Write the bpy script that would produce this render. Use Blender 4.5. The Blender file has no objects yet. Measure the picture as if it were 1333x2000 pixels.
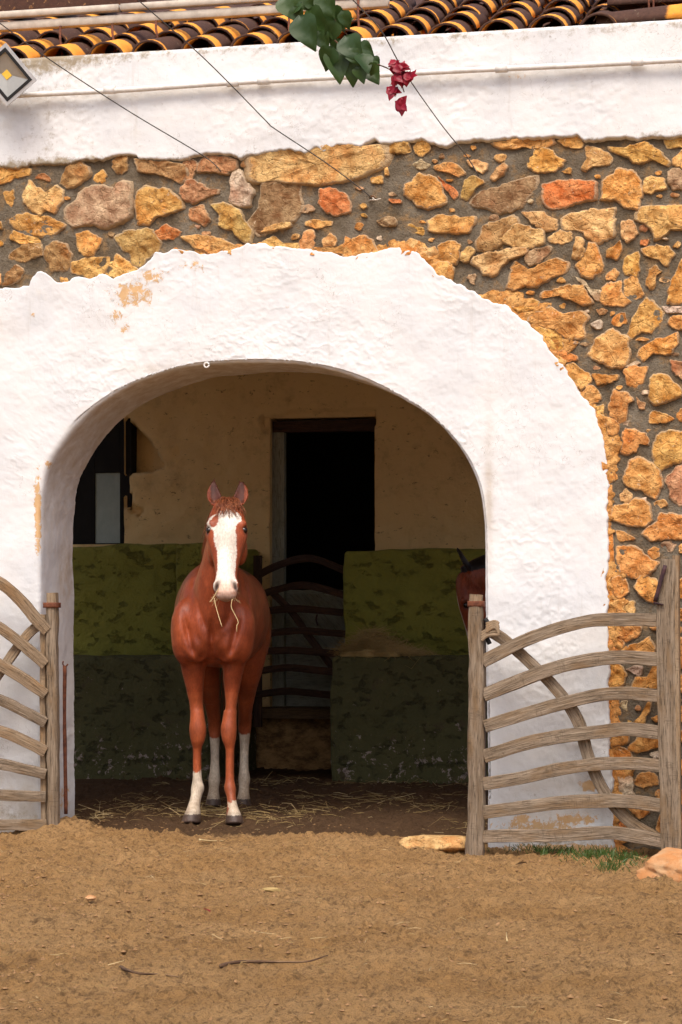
import bpy, math, random
import numpy as np
from mathutils import Vector, Matrix
R = math.radians
random.seed(7); rng = np.random.default_rng(11)
scene = bpy.context.scene
col = scene.collection

# ------------------------------------------------------------------ camera
W0, H0, F = 1333.0, 2000.0, 4524.0          # photograph size and focal length in pixels
YAW, DIST, ZC, EYE = R(13.0), 12.0, 1.035, 1240.0
FWD = np.array([-math.sin(YAW), math.cos(YAW), 0.0])
RGT = np.array([math.cos(YAW), math.sin(YAW), 0.0])
CAM = np.array([0, 0, ZC]) - DIST * FWD
cd = bpy.data.cameras.new('camera'); cam = bpy.data.objects.new('camera', cd); col.objects.link(cam)
cam.location = CAM; cam.rotation_euler = (R(90), 0, YAW)
cd.sensor_fit = 'VERTICAL'; cd.sensor_height = 36.0; cd.sensor_width = 24.0
cd.lens = F / H0 * 36.0
cd.shift_y = (EYE - H0 / 2) / H0
cd.clip_start = 0.1; cd.clip_end = 500
scene.camera = cam

# ------------------------------------------------------------------ sky, sun, exposure
SUN_EL, SUN_AZ = R(56), R(-14)               # azimuth measured from the wall's normal, minus is to the left
world = bpy.data.worlds.new('World'); scene.world = world; world.use_nodes = True
wn = world.node_tree; bg = wn.nodes['Background']
sky = wn.nodes.new('ShaderNodeTexSky'); sky.sky_type = 'NISHITA'; sky.sun_disc = False
sky.sun_elevation = SUN_EL; sky.dust_density = 4.0; sky.air_density = 0.7; sky.ozone_density = 0.4
sky.sun_rotation = math.pi + SUN_AZ
wn.links.new(sky.outputs[0], bg.inputs[0]); bg.inputs[1].default_value = 0.15
sl = bpy.data.lights.new('sun', 'SUN'); sl.energy = 1.2; sl.angle = R(24); sl.color = (1.0, 0.95, 0.87)
so = bpy.data.objects.new('sun', sl); col.objects.link(so)
sd = Vector((math.sin(SUN_AZ) * math.cos(SUN_EL), -math.cos(SUN_AZ) * math.cos(SUN_EL), math.sin(SUN_EL)))
so.location = sd * 30; so.rotation_euler = sd.to_track_quat('Z', 'Y').to_euler()
scene.view_settings.view_transform = 'Standard'; scene.view_settings.look = 'None'
scene.view_settings.exposure = 0.80; scene.view_settings.gamma = 1.0
scene.render.engine = 'CYCLES'
cy = scene.cycles
cy.max_bounces = 10; cy.diffuse_bounces = 9; cy.glossy_bounces = 3; cy.transmission_bounces = 4
cy.use_denoising = True; cy.sample_clamp_indirect = 8
try: cy.denoiser = 'OPENIMAGEDENOISE'
except Exception: pass

# ------------------------------------------------------------------ helpers
def U(px, py, Y=0.0):
    """point of the vertical plane y=Y seen at photograph pixel (px, py)"""
    d = FWD + RGT * ((px - W0 / 2) / F) + np.array([0, 0, 1.0]) * ((EYE - py) / F)
    return CAM + d * ((Y - CAM[1]) / d[1])
def PX(p):
    v = np.asarray(p) - CAM; dep = v @ FWD
    return W0 / 2 + F * (v @ RGT) / dep, EYE - F * v[..., 2] / dep

def _h(ix, iy, iz, s):
    n = (ix.astype(np.int64) * 374761393 + iy.astype(np.int64) * 668265263 + iz.astype(np.int64) * 2147483647 + s * 1274126177) & 0xffffffff
    n = ((n ^ (n >> 13)) * 1274126177) & 0xffffffff
    n = ((n ^ (n >> 16)) * 2246822519) & 0xffffffff
    return ((n ^ (n >> 15)) & 0xffffff) / float(0x7fffff) - 1.0
def vn(p, seed=0):
    f = np.floor(p); t = p - f; t = t * t * t * (t * (t * 6 - 15) + 10); i = f.astype(np.int64)
    x, y, z = i[..., 0], i[..., 1], i[..., 2]; a, b, c = t[..., 0], t[..., 1], t[..., 2]
    def L(u, v, w): return u + (v - u) * w
    r = [[L(_h(x, y + j, z + k, seed), _h(x + 1, y + j, z + k, seed), a) for j in (0, 1)] for k in (0, 1)]
    return L(L(r[0][0], r[0][1], b), L(r[1][0], r[1][1], b), c)
def fbm(p, scale, octv=4, seed=0, gain=0.5):
    p = np.asarray(p, float) * scale; s = 0; a = 1.0; tot = 0
    for k in range(octv):
        s = s + a * vn(p + 17.3 * k, seed + k); tot += a; a *= gain; p = p * 2.03
    return s / tot
def sstep(a, b, x):
    t = np.clip((x - a) / (b - a), 0, 1); return t * t * (3 - 2 * t)

def tag(o, label=None, cat=None, group=None, kind=None):
    if label: o['label'] = label
    if cat: o['category'] = cat
    if group: o['group'] = group
    if kind: o['kind'] = kind
    return o
def wloc(o):
    v = Vector((0, 0, 0))
    while o: v = v + o.location; o = o.parent
    return v
def empty(name, loc, label, cat, group=None):
    o = bpy.data.objects.new(name, None); col.objects.link(o); o.location = Vector(loc); o.empty_display_size = 0.2
    return tag(o, label, cat, group)
def mesh(name, verts, faces, mat, attrs=None, smooth=True):
    me = bpy.data.meshes.new(name)
    me.from_pydata(np.asarray(verts, float).tolist(), [], faces.tolist() if isinstance(faces, np.ndarray) else faces)
    if smooth: me.polygons.foreach_set('use_smooth', np.ones(len(me.polygons), bool))
    for k, v in (attrs or {}).items():
        v = np.asarray(v, np.float32)
        if v.ndim == 1: a = me.attributes.new(k, 'FLOAT', 'POINT'); a.data.foreach_set('value', v)
        elif v.shape[1] == 3: a = me.attributes.new(k, 'FLOAT_VECTOR', 'POINT'); a.data.foreach_set('vector', v.ravel())
        else: a = me.attributes.new(k, 'FLOAT_COLOR', 'POINT'); a.data.foreach_set('color', v.ravel())
    if mat: me.materials.append(mat)
    me.update()
    if mat and 'wood' in mat.name and smooth: me.set_sharp_from_angle(angle=R(38))
    return me
def add(name, me, parent=None, loc=(0, 0, 0)):
    o = bpy.data.objects.new(name, me); col.objects.link(o); o.location = Vector(loc)
    if parent: o.parent = parent
    return o
def mk(name, verts, faces, mat, parent=None, attrs=None, smooth=True, world=True, origin=None):
    """mesh object from world coordinates; origin: own location (world)"""
    v = np.asarray(verts, float)
    pl = np.array(wloc(parent)) if parent and world else np.zeros(3)
    og = np.zeros(3) if origin is None else np.asarray(origin, float) - pl
    return add(name, mesh(name, v - pl - og, faces, mat, attrs, smooth), parent, og)
def gridf(nu, nv, closed=False):
    """quads of an nu x nv vertex grid, v fastest; closed wraps u"""
    i = np.arange(nu if closed else nu - 1)[:, None]; j = np.arange(nv - 1)[None]
    a = i * nv + j; b = ((i + 1) % nu) * nv + j
    return np.stack([a, b, b + 1, a + 1], -1).reshape(-1, 4)
def resample(pts, n):
    p = np.asarray(pts, float); d = np.r_[0, np.cumsum(np.linalg.norm(np.diff(p, axis=0), axis=1))]
    t = np.linspace(0, d[-1], n); return np.stack([np.interp(t, d, p[:, k]) for k in range(p.shape[1])], 1)
def spline(pts, n):
    """Catmull-Rom through pts, n samples even in length"""
    p = np.asarray(pts, float); q = np.vstack([2 * p[0] - p[1], p, 2 * p[-1] - p[-2]]); out = []
    for i in range(1, len(q) - 2):
        t = np.linspace(0, 1, 12, endpoint=False)[:, None]
        a, b, c, d = q[i - 1], q[i], q[i + 1], q[i + 2]
        out.append(0.5 * (2 * b + (c - a) * t + (2 * a - 5 * b + 4 * c - d) * t ** 2 + (3 * b - a - 3 * c + d) * t ** 3))
    out.append(p[-1:]); return resample(np.vstack(out), n)
def sweep(pts, w, t, front=(0, -1, 0), n=None, m=12, sq=4.0, rough=0.0, seed=0, taper=None):
    """bar swept along pts: width w across, thickness t along 'front'; returns verts, faces, grain attribute"""
    p = spline(pts, n) if n else np.asarray(pts, float)
    k = len(p); T = np.gradient(p, axis=0); T /= np.linalg.norm(T, axis=1)[:, None]
    D = np.tile(np.asarray(front, float), (k, 1)); D = D - (D * T).sum(1)[:, None] * T; D /= np.linalg.norm(D, axis=1)[:, None]
    Wd = np.cross(T, D); s = np.r_[0, np.cumsum(np.linalg.norm(np.diff(p, axis=0), axis=1))]
    w = np.broadcast_to(np.asarray(w, float), (k,)); t = np.broadcast_to(np.asarray(t, float), (k,))
    an = np.arange(m) * 2 * math.pi / m + math.pi / m
    ca, sa = np.cos(an), np.sin(an); e = 2 / sq
    ca = np.sign(ca) * abs(ca) ** e; sa = np.sign(sa) * abs(sa) ** e
    V = p[:, None] + Wd[:, None] * (ca[None, :, None] * w[:, None, None] / 2) + D[:, None] * (sa[None, :, None] * t[:, None, None] / 2)
    if rough:
        q = np.stack([np.repeat(s[:, None], m, 1) * 0.35, ca[None] * w[:, None] / 2, sa[None] * t[:, None] / 2], -1)
        nr = Wd[:, None] * ca[None, :, None] + D[:, None] * sa[None, :, None]
        V = V + nr * (fbm(q + seed * 3.7, 28, 3, seed) * rough)[..., None]
    G = np.stack([np.repeat(s[:, None], m, 1), np.repeat((ca[None] * w[:, None] / 2), 1, 0), sa[None] * t[:, None] / 2], -1) + seed * 1.37
    # frames: u = along (k), v = round (m), closed in v
    V = V.reshape(-1, 3); G = G.reshape(-1, 3)
    i = np.arange(k - 1)[:, None]; j = np.arange(m)[None]; j2 = (j + 1) % m
    Fc = np.stack([i * m + j, i * m + j2, (i + 1) * m + j2, (i + 1) * m + j], -1).reshape(-1, 4)[:, ::-1].tolist()
    Fc.append(list(range(m))); Fc.append(list(range((k - 1) * m, k * m))[::-1])
    return V, Fc, {'gr': G}
def tube(pts, r, m=6, n=None):
    return sweep(pts, 2 * np.asarray(r), 2 * np.asarray(r), front=(0.123, -0.9, 0.31), m=m, sq=2.0, n=n)
def merge(parts):
    V, Fc, A = [], [], []; o = 0
    for p in parts:
        V.append(p[0]); f = p[1].tolist() if isinstance(p[1], np.ndarray) else p[1]
        Fc += [[a + o for a in q] for q in f]; A.append(p[2]['gr'] if len(p) > 2 else np.zeros((len(p[0]), 3))); o += len(p[0])
    return np.vstack(V), Fc, {'gr': np.vstack(A)}
def box(lo, hi, seg=0.06, rough=0.0, rnd=0.012, seed=0, nscale=6):
    """box of subdivided faces, edges rounded, faces roughened"""
    lo = np.asarray(lo, float); hi = np.asarray(hi, float); n = np.maximum(2, np.ceil((hi - lo) / seg).astype(int) + 1)
    V, Fc = [], []; o = 0
    for ax in range(3):
        a, b = (ax + 1) % 3, (ax + 2) % 3
        ga, gb = np.meshgrid(np.linspace(lo[a], hi[a], n[a]), np.linspace(lo[b], hi[b], n[b]), indexing='ij')
        for side in (0, 1):
            q = np.zeros(ga.shape + (3,)); q[..., a] = ga; q[..., b] = gb; q[..., ax] = (lo, hi)[side][ax]
            f = gridf(n[a], n[b]); f = f if side else f[:, ::-1]
            V.append(q.reshape(-1, 3)); Fc.append(f + o); o += q.shape[0] * q.shape[1]
    V = np.vstack(V); Fc = np.vstack(Fc)
    c = np.clip(V, lo + rnd, hi - rnd); d = V - c; L = np.linalg.norm(d, axis=1, keepdims=True)
    N = d / np.maximum(L, 1e-9); V = c + N * rnd
    if rough: V = V + N * (fbm(V, nscale, 4, seed) * rough)[:, None]
    return V, Fc, {'gr': V[:, [2, 0, 1]] + seed}
def inpoly(x, y, P):
    P = np.asarray(P, float); r = np.zeros(np.shape(x), bool); j = len(P) - 1
    for i in range(len(P)):
        xi, yi = P[i]; xj, yj = P[j]
        c = ((yi > y) != (yj > y)) & (x < (xj - xi) * (y - yi) / (yj - yi + 1e-12) + xi); r ^= c; j = i
    return r

# ------------------------------------------------------------------ shader helpers
class G:
    def __init__(s, name, rough=0.8, spec=0.3):
        s.m = bpy.data.materials.new(name); s.m.use_nodes = True; s.t = s.m.node_tree
        s.b = s.t.nodes['Principled BSDF']; s.b.inputs['Roughness'].default_value = rough
        s.b.inputs['Specular IOR Level'].default_value = spec
    def n(s, ty, **k):
        x = s.t.nodes.new(ty)
        for a, v in k.items(): setattr(x, a, v)
        return x
    def put(s, sock, v):
        if hasattr(v, 'is_output'): s.t.links.new(v, sock)
        elif isinstance(v, (tuple, list)) and len(v) == 3 and sock.type == 'RGBA': sock.default_value = (*v, 1)
        else: sock.default_value = v
    def obj(s): return s.n('ShaderNodeTexCoord').outputs['Object']
    def attr(s, name, out='Vector'): return s.n('ShaderNodeAttribute', attribute_name=name).outputs[out]
    def info(s, out): return s.n('ShaderNodeObjectInfo').outputs[out]
    def map(s, v, scale=(1, 1, 1), loc=None):
        x = s.n('ShaderNodeMapping'); s.put(x.inputs[0], v); s.put(x.inputs['Scale'], scale)
        if loc is not None: s.put(x.inputs['Location'], loc)
        return x.outputs[0]
    def noise(s, v, scale, detail=5, rough=0.55, dist=0.0, out='Fac'):
        x = s.n('ShaderNodeTexNoise'); s.put(x.inputs['Vector'], v); s.put(x.inputs['Scale'], scale)
        x.inputs['Detail'].default_value = detail; x.inputs['Roughness'].default_value = rough; x.inputs['Distortion'].default_value = dist
        return x.outputs[out]
    def vor(s, v, scale, feat='F1', out='Distance'):
        x = s.n('ShaderNodeTexVoronoi', feature=feat); s.put(x.inputs['Vector'], v); s.put(x.inputs['Scale'], scale)
        return x.outputs[out]
    def ramp(s, f, a, b, c0=(0, 0, 0), c1=(1, 1, 1)):
        x = s.n('ShaderNodeMapRange', interpolation_type='SMOOTHSTEP'); s.put(x.inputs[0], f); x.inputs[1].default_value = a; x.inputs[2].default_value = b
        return x.outputs[0]
    def mix(s, f, a, b, mode='MIX'):
        x = s.n('ShaderNodeMix', data_type='RGBA', blend_type=mode); s.put(x.inputs[0], f); s.put(x.inputs[6], a); s.put(x.inputs[7], b)
        return x.outputs[2]
    def math(s, op, a, b=0.0):
        x = s.n('ShaderNodeMath', operation=op); s.put(x.inputs[0], a); s.put(x.inputs[1], b); return x.outputs[0]
    def bump(s, h, strength=0.5, dist=0.01, normal=None):
        x = s.n('ShaderNodeBump'); s.put(x.inputs['Height'], h); x.inputs['Strength'].default_value = strength; x.inputs['Distance'].default_value = dist
        if normal is not None: s.put(x.inputs['Normal'], normal)
        return x.outputs[0]
    def out(s, color=None, normal=None, **k):
        if color is not None: s.put(s.b.inputs['Base Color'], color)
        if normal is not None: s.put(s.b.inputs['Normal'], normal)
        for a, v in k.items(): s.put(s.b.inputs[a.replace('_', ' ')], v)
        return s.m

# plaster: whitewash over tan render; 'peel' and 'dirt' masks are wear stored on the vertices
def m_plaster():
    g = G('whitewashed_plaster', 0.85, 0.25); o = g.obj()
    big = g.noise(o, 2.2, 4); mid = g.noise(o, 11, 6, 0.65); fine = g.noise(o, 60, 5, 0.7)
    c = g.mix(g.ramp(big, 0.35, 0.7), (0.715, 0.70, 0.675), (0.625, 0.625, 0.62))
    c = g.mix(g.math('MULTIPLY', g.ramp(mid, 0.55, 0.8), 0.35), c, (0.66, 0.62, 0.54))
    sp = g.ramp(g.noise(o, 40, 5, 0.78), 0.60, 0.70)
    c = g.mix(g.math('MULTIPLY', sp, g.math('ADD', g.attr('dirt', 'Fac'), 0.12)), c, (0.20, 0.16, 0.11))
    d2 = g.ramp(g.math('ADD', g.attr('dirt', 'Fac'), g.math('MULTIPLY', g.noise(o, 19, 7, 0.78), 1.3)), 1.12, 1.5)
    c = g.mix(d2, c, (0.30, 0.24, 0.16))
    sk = g.math('MULTIPLY', g.ramp(g.noise(g.map(o, (1, 1, .07)), 16, 5, 0.7), 0.56, 0.74), g.ramp(big, 0.42, 0.62))
    c = g.mix(g.math('MULTIPLY', sk, 0.30), c, (0.42, 0.36, 0.28))
    wv = g.n('ShaderNodeVectorMath', operation='ADD'); g.put(wv.inputs[0], o); g.put(wv.inputs[1], g.noise(o, 5, 4, 0.6, 0.0, 'Color'))
    hc = g.math('MULTIPLY', g.ramp(g.vor(wv.outputs[0], 2.6, 'DISTANCE_TO_EDGE'), 0.006, 0.0015), g.ramp(g.noise(o, 1.3, 2), 0.5, 0.6))
    c = g.mix(g.math('MULTIPLY', hc, 0.55), c, (0.25, 0.20, 0.15))
    pn = g.math('ADD', g.math('MULTIPLY', g.attr('peel', 'Fac'), 0.85), g.math('MULTIPLY', g.noise(o, 26, 8, 0.82, 0.5), 1.7))
    pm = g.ramp(pn, 1.22, 1.31)
    tan = g.mix(g.noise(o, 30, 4), (0.56, 0.30, 0.11), (0.66, 0.47, 0.27))
    c = g.mix(pm, c, tan)
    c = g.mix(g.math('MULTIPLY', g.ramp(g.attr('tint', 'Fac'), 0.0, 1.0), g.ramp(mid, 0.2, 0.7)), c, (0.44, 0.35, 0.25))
    st = g.math('MULTIPLY', g.noise(g.map(o, (1, 1, 0.6)), 21, 7, 0.75, 1.5), g.ramp(g.noise(o, 3.1, 3), 0.38, 0.62))
    h = g.math('ADD', g.math('MULTIPLY', mid, 0.5), g.math('ADD', g.math('MULTIPLY', fine, 0.22), g.math('MULTIPLY', st, 0.7)))
    h = g.math('SUBTRACT', h, g.math('MULTIPLY', pm, 0.25))
    return g.out(c, g.bump(h, 0.42, 0.012))
def m_mortar():
    g = G('mortar', 0.9, 0.2); o = g.obj()
    c = g.mix(g.ramp(g.noise(o, 3.2, 6, 0.7), 0.32, 0.68), (0.12, 0.086, 0.05), (0.24, 0.20, 0.145))
    c = g.mix(g.ramp(g.noise(o, 9, 5, 0.7), 0.5, 0.66), c, (0.30, 0.185, 0.085))
    c = g.mix(g.math('MULTIPLY', g.ramp(g.noise(o, 45, 4, 0.7), 0.6, 0.75), 0.5), c, (0.31, 0.25, 0.17))
    c = g.mix(g.math('MULTIPLY', g.ramp(g.noise(o, 75, 5, 0.75), 0.52, 0.66), 0.55), c, (0.06, 0.043, 0.026))
    h = g.math('ADD', g.noise(o, 14, 6, 0.75), g.math('MULTIPLY', g.noise(o, 90, 5, 0.75), 0.5))
    return g.out(c, g.bump(h, 0.9, 0.03))
def m_stone():
    g = G('rubble_stone', 0.9, 0.2)
    r = g.info('Random'); v = g.map(g.obj(), (1, 1, 1), None)
    x = g.n('ShaderNodeVectorMath', operation='ADD'); g.put(x.inputs[0], v)
    y = g.n('ShaderNodeCombineXYZ')
    for i in range(3): g.put(y.inputs[i], g.math('MULTIPLY', r, 31.0 + 7 * i))
    g.put(x.inputs[1], y.outputs[0]); v = x.outputs[0]
    base = g.info('Color')
    n1 = g.noise(v, 14, 6, 0.65); n2 = g.noise(v, 60, 5, 0.75); n3 = g.noise(v, 6, 3)
    c = g.mix(g.ramp(n1, 0.3, 0.72), g.mix(1.0, base, (0.60, 0.46, 0.36), 'MULTIPLY'), g.mix(0.25, g.mix(1.0, base, (1.15, 1.15, 1.1), 'MULTIPLY'), (0.90, 0.66, 0.36)))
    c = g.mix(g.math('MULTIPLY', g.ramp(n3, 0.5, 0.7), 0.5), c, g.mix(1.0, base, (1.05, 0.68, 0.5), 'MULTIPLY'))
    c = g.mix(g.math('MULTIPLY', g.ramp(n2, 0.53, 0.66), 0.8), c, (0.13, 0.07, 0.03))
    c = g.mix(g.math('MULTIPLY', g.ramp(g.noise(v, 33, 5, 0.7), 0.62, 0.72), 0.6), c, (0.80, 0.62, 0.42))
    rim = g.ramp(g.math('ADD', g.attr('rim', 'Fac'), g.math('MULTIPLY', g.noise(v, 20, 5, 0.7), 0.8)), 1.02, 1.25)
    c = g.mix(g.math('MULTIPLY', rim, 0.7), c, (0.46, 0.34, 0.21))
    cr = g.ramp(g.vor(g.map(v, (1, 1, 1.4)), 13, 'DISTANCE_TO_EDGE'), 0.0, 0.05)
    h = g.math('ADD', g.math('MULTIPLY', n1, 1.0), g.math('ADD', g.math('MULTIPLY', n2, 0.45), g.math('MULTIPLY', cr, 0.12)))
    return g.out(c, g.bump(h, 1.0, 0.022))
def m_wood(name, c0, c1, c2, rough=0.85):
    g = G(name, rough, 0.2); v = g.attr('gr')
    n = g.noise(g.map(v, (3.5, 70, 70)), 1.0, 5, 0.65, 0.3); k = g.noise(g.map(v, (5, 14, 14)), 1.0, 4, 0.6)
    f = g.noise(g.map(v, (14, 260, 260)), 1.0, 3, 0.6)
    x = g.math('MULTIPLY', g.noise(g.map(v, (110, 16, 16)), 1.0, 4, 0.7, 1.2), g.ramp(g.noise(g.map(v, (9, 9, 9)), 1.0, 3, 0.6), 0.35, 0.6))
    c = g.mix(g.ramp(n, 0.3, 0.7), c0, c1); c = g.mix(g.ramp(k, 0.45, 0.72), c, c2)
    c = g.mix(g.math('MULTIPLY', g.ramp(f, 0.52, 0.66), 0.8), c, tuple(a * 0.30 for a in c0))
    c = g.mix(g.math('MULTIPLY', g.ramp(x, 0.5, 0.66), 0.6), c, tuple(a * 0.5 for a in c0))
    h = g.math('ADD', n, g.math('ADD', g.math('MULTIPLY', f, 0.6), g.math('MULTIPLY', x, 0.3)))
    return g.out(c, g.bump(h, 0.9, 0.01))
def m_simple(name, c0, c1, scale=20, rough=0.7, bump=0.3, dist=0.004, **k):
    g = G(name, rough, 0.3); o = g.obj(); n = g.noise(o, scale, 5, 0.65)
    return g.out(g.mix(g.ramp(n, 0.3, 0.7), c0, c1), g.bump(g.noise(o, scale * 2.5, 4, 0.7), bump, dist), **k)
def m_ground():
    g = G('sandy_ground', 0.95, 0.15); o = g.obj()
    n = g.noise(o, 1.6, 6, 0.65); m = g.noise(o, 14, 6, 0.72); f = g.noise(o, 150, 5, 0.8)
    c = g.mix(g.ramp(n, 0.3, 0.7), (0.44, 0.240, 0.086), (0.55, 0.325, 0.136))
    c = g.mix(g.math('MULTIPLY', g.ramp(m, 0.5, 0.75), 0.85), c, (0.155, 0.086, 0.040))
    c = g.mix(g.math('MULTIPLY', g.ramp(f, 0.5, 0.68), 0.7), c, (0.085, 0.05, 0.027))
    c = g.mix(g.math('MULTIPLY', g.ramp(g.noise(o, 70, 4, 0.8), 0.58, 0.7), 0.6), c, (0.50, 0.33, 0.165))
    c = g.mix(g.math('MULTIPLY', g.ramp(g.noise(g.map(o, (1, .6, 1)), 42, 6, 0.8), 0.5, 0.62), 0.6), c, (0.12, 0.066, 0.03))
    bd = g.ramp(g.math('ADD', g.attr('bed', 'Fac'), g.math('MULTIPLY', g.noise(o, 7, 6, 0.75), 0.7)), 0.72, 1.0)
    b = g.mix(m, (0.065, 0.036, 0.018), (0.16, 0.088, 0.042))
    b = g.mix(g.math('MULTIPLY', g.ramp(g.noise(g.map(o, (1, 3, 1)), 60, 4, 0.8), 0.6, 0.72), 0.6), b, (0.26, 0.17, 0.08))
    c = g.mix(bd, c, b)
    h = g.math('ADD', m, g.math('MULTIPLY', f, 0.5))
    return g.out(c, g.bump(h, 1.0, 0.04))
def m_tan():
    g = G('ochre_interior_plaster', 0.9, 0.2); o = g.obj()
    c = g.mix(g.noise(o, 1.5, 5, 0.6), (0.74, 0.53, 0.26), (0.62, 0.43, 0.20))
    c = g.mix(g.math('MULTIPLY', g.ramp(g.noise(o, 5, 6, 0.7), 0.5, 0.75), 0.7), c, (0.40, 0.27, 0.13))
    c = g.mix(g.math('MULTIPLY', g.ramp(g.noise(g.map(o, (1, 1, 1.8)), 14, 6, 0.78), 0.60, 0.66), 0.8), c, (0.16, 0.105, 0.055))
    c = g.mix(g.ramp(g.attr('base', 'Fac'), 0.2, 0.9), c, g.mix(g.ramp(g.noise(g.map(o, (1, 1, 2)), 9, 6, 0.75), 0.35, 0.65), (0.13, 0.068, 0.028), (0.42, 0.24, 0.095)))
    h = g.math('ADD', g.noise(o, 9, 6, 0.65), g.math('MULTIPLY', g.noise(o, 50, 4, 0.7), 0.3))
    return g.out(c, g.bump(h, 0.6, 0.02))
def m_green(name, c0, c1, chips):
    g = G(name, 0.7, 0.3); o = g.obj()
    c = g.mix(g.noise(o, 3, 6, 0.65), c0, c1)
    c = g.mix(g.math('MULTIPLY', g.ramp(g.noise(g.map(o, (1.6, 1, 0.7)), 7, 6, 0.7), 0.54, 0.7), 0.35), c, tuple(a * 0.4 for a in c0))
    if chips:
        z = g.n('ShaderNodeSeparateXYZ'); g.put(z.inputs[0], o)
        lowm = g.math('MULTIPLY', g.ramp(z.outputs[2], 0.75, 0.1), 0.10)
        ch = g.ramp(g.math('ADD', g.noise(o, 13, 6, 0.78, 0.3), lowm), 0.665, 0.69)
        c = g.mix(ch, c, g.mix(g.noise(o, 40, 3), (0.46, 0.40, 0.34), (0.24, 0.15, 0.12)))
        c = g.mix(g.math('MULTIPLY', g.ramp(g.noise(o, 6, 5, 0.7), 0.56, 0.7), 0.7), c, (0.075, 0.045, 0.03))
    h = g.math('ADD', g.noise(o, 10, 6, 0.7), g.math('MULTIPLY', g.ramp(g.noise(g.map(o, (1, 1, 1.8)), 8, 5, 0.7), 0.55, 0.65), -0.7))
    return g.out(c, g.bump(h, 1.0, 0.04))
def m_tile():
    g = G('terracotta_tile', 0.85, 0.25); o = g.obj(); s = g.n('ShaderNodeSeparateXYZ'); g.put(s.inputs[0], g.attr('gr'))
    r = g.info('Random'); v = g.n('ShaderNodeVectorMath', operation='ADD'); g.put(v.inputs[0], o); y = g.n('ShaderNodeCombineXYZ')
    g.put(y.inputs[0], g.math('MULTIPLY', r, 50.0)); g.put(v.inputs[1], y.outputs[0]); v = v.outputs[0]
    n = g.noise(v, 16, 5, 0.7)
    clean = g.mix(n, (0.70, 0.22, 0.028), (0.86, 0.42, 0.06))
    dark = g.mix(g.noise(v, 45, 4, 0.7), (0.028, 0.016, 0.012), (0.12, 0.055, 0.035))
    e = g.math('ADD', s.outputs[0], g.math('MULTIPLY', g.math('SUBTRACT', g.noise(v, 9, 5, 0.65), 0.5), 0.12))
    e = g.math('ADD', e, g.math('MULTIPLY', g.math('SUBTRACT', r, 0.60), 0.26))
    c = g.mix(g.ramp(e, 0.085, 0.115), clean, dark)
    c = g.mix(g.ramp(g.math('ADD', s.outputs[0], g.math('MULTIPLY', g.noise(v, 30, 3), 0.02)), 0.018, 0.012), c, dark)
    c = g.mix(g.math('MULTIPLY', g.ramp(g.noise(v, 30, 4, 0.75), 0.6, 0.7), 0.5), c, (0.30, 0.24, 0.16))
    return g.out(c, g.bump(g.noise(v, 60, 4, 0.7), 0.5, 0.006))
def m_horse():
    g = G('horse_coat', 0.42, 0.3); o = g.obj()
    c = g.attr('col', 'Color')
    n = g.noise(g.map(o, (1, 1, 0.35)), 120, 4, 0.7); n2 = g.noise(o, 7, 4)
    c = g.mix(1.0, c, g.mix(g.ramp(n, 0.3, 0.7), (0.78, 0.75, 0.73), (1.15, 1.15, 1.15)), 'MULTIPLY')
    c = g.mix(1.0, c, g.mix(g.ramp(n2, 0.3, 0.7), (0.72, 0.66, 0.62), (1.15, 1.15, 1.15)), 'MULTIPLY')
    h = g.math('ADD', n, g.math('MULTIPLY', g.noise(g.map(o, (1, 1, 0.4)), 320, 3, 0.6), 0.6))
    m = g.out(c, g.bump(h, 0.35, 0.004))
    g.b.inputs['Sheen Weight'].default_value = 0.05; g.b.inputs['Sheen Roughness'].default_value = 0.4; g.b.inputs['Sheen Tint'].default_value = (1, 0.6, 0.4, 1)
    return m
def m_leaf(name, c0, c1, tr):
    g = G(name, 0.42, 0.4); o = g.obj(); n = g.noise(o, 30, 4); r = g.info('Random')
    c = g.mix(g.math('ADD', g.math('MULTIPLY', n, 0.5), g.math('MULTIPLY', r, 0.5)), c0, c1)
    m = g.out(c, g.bump(g.noise(o, 60, 3), 0.25, 0.003))
    t = g.n('ShaderNodeBsdfTranslucent'); g.put(t.inputs[0], c); x = g.n('ShaderNodeMixShader'); x.inputs[0].default_value = tr
    g.t.links.new(g.b.outputs[0], x.inputs[1]); g.t.links.new(t.outputs[0], x.inputs[2])
    g.t.links.new(x.outputs[0], g.t.nodes['Material Output'].inputs[0]); return m
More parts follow.
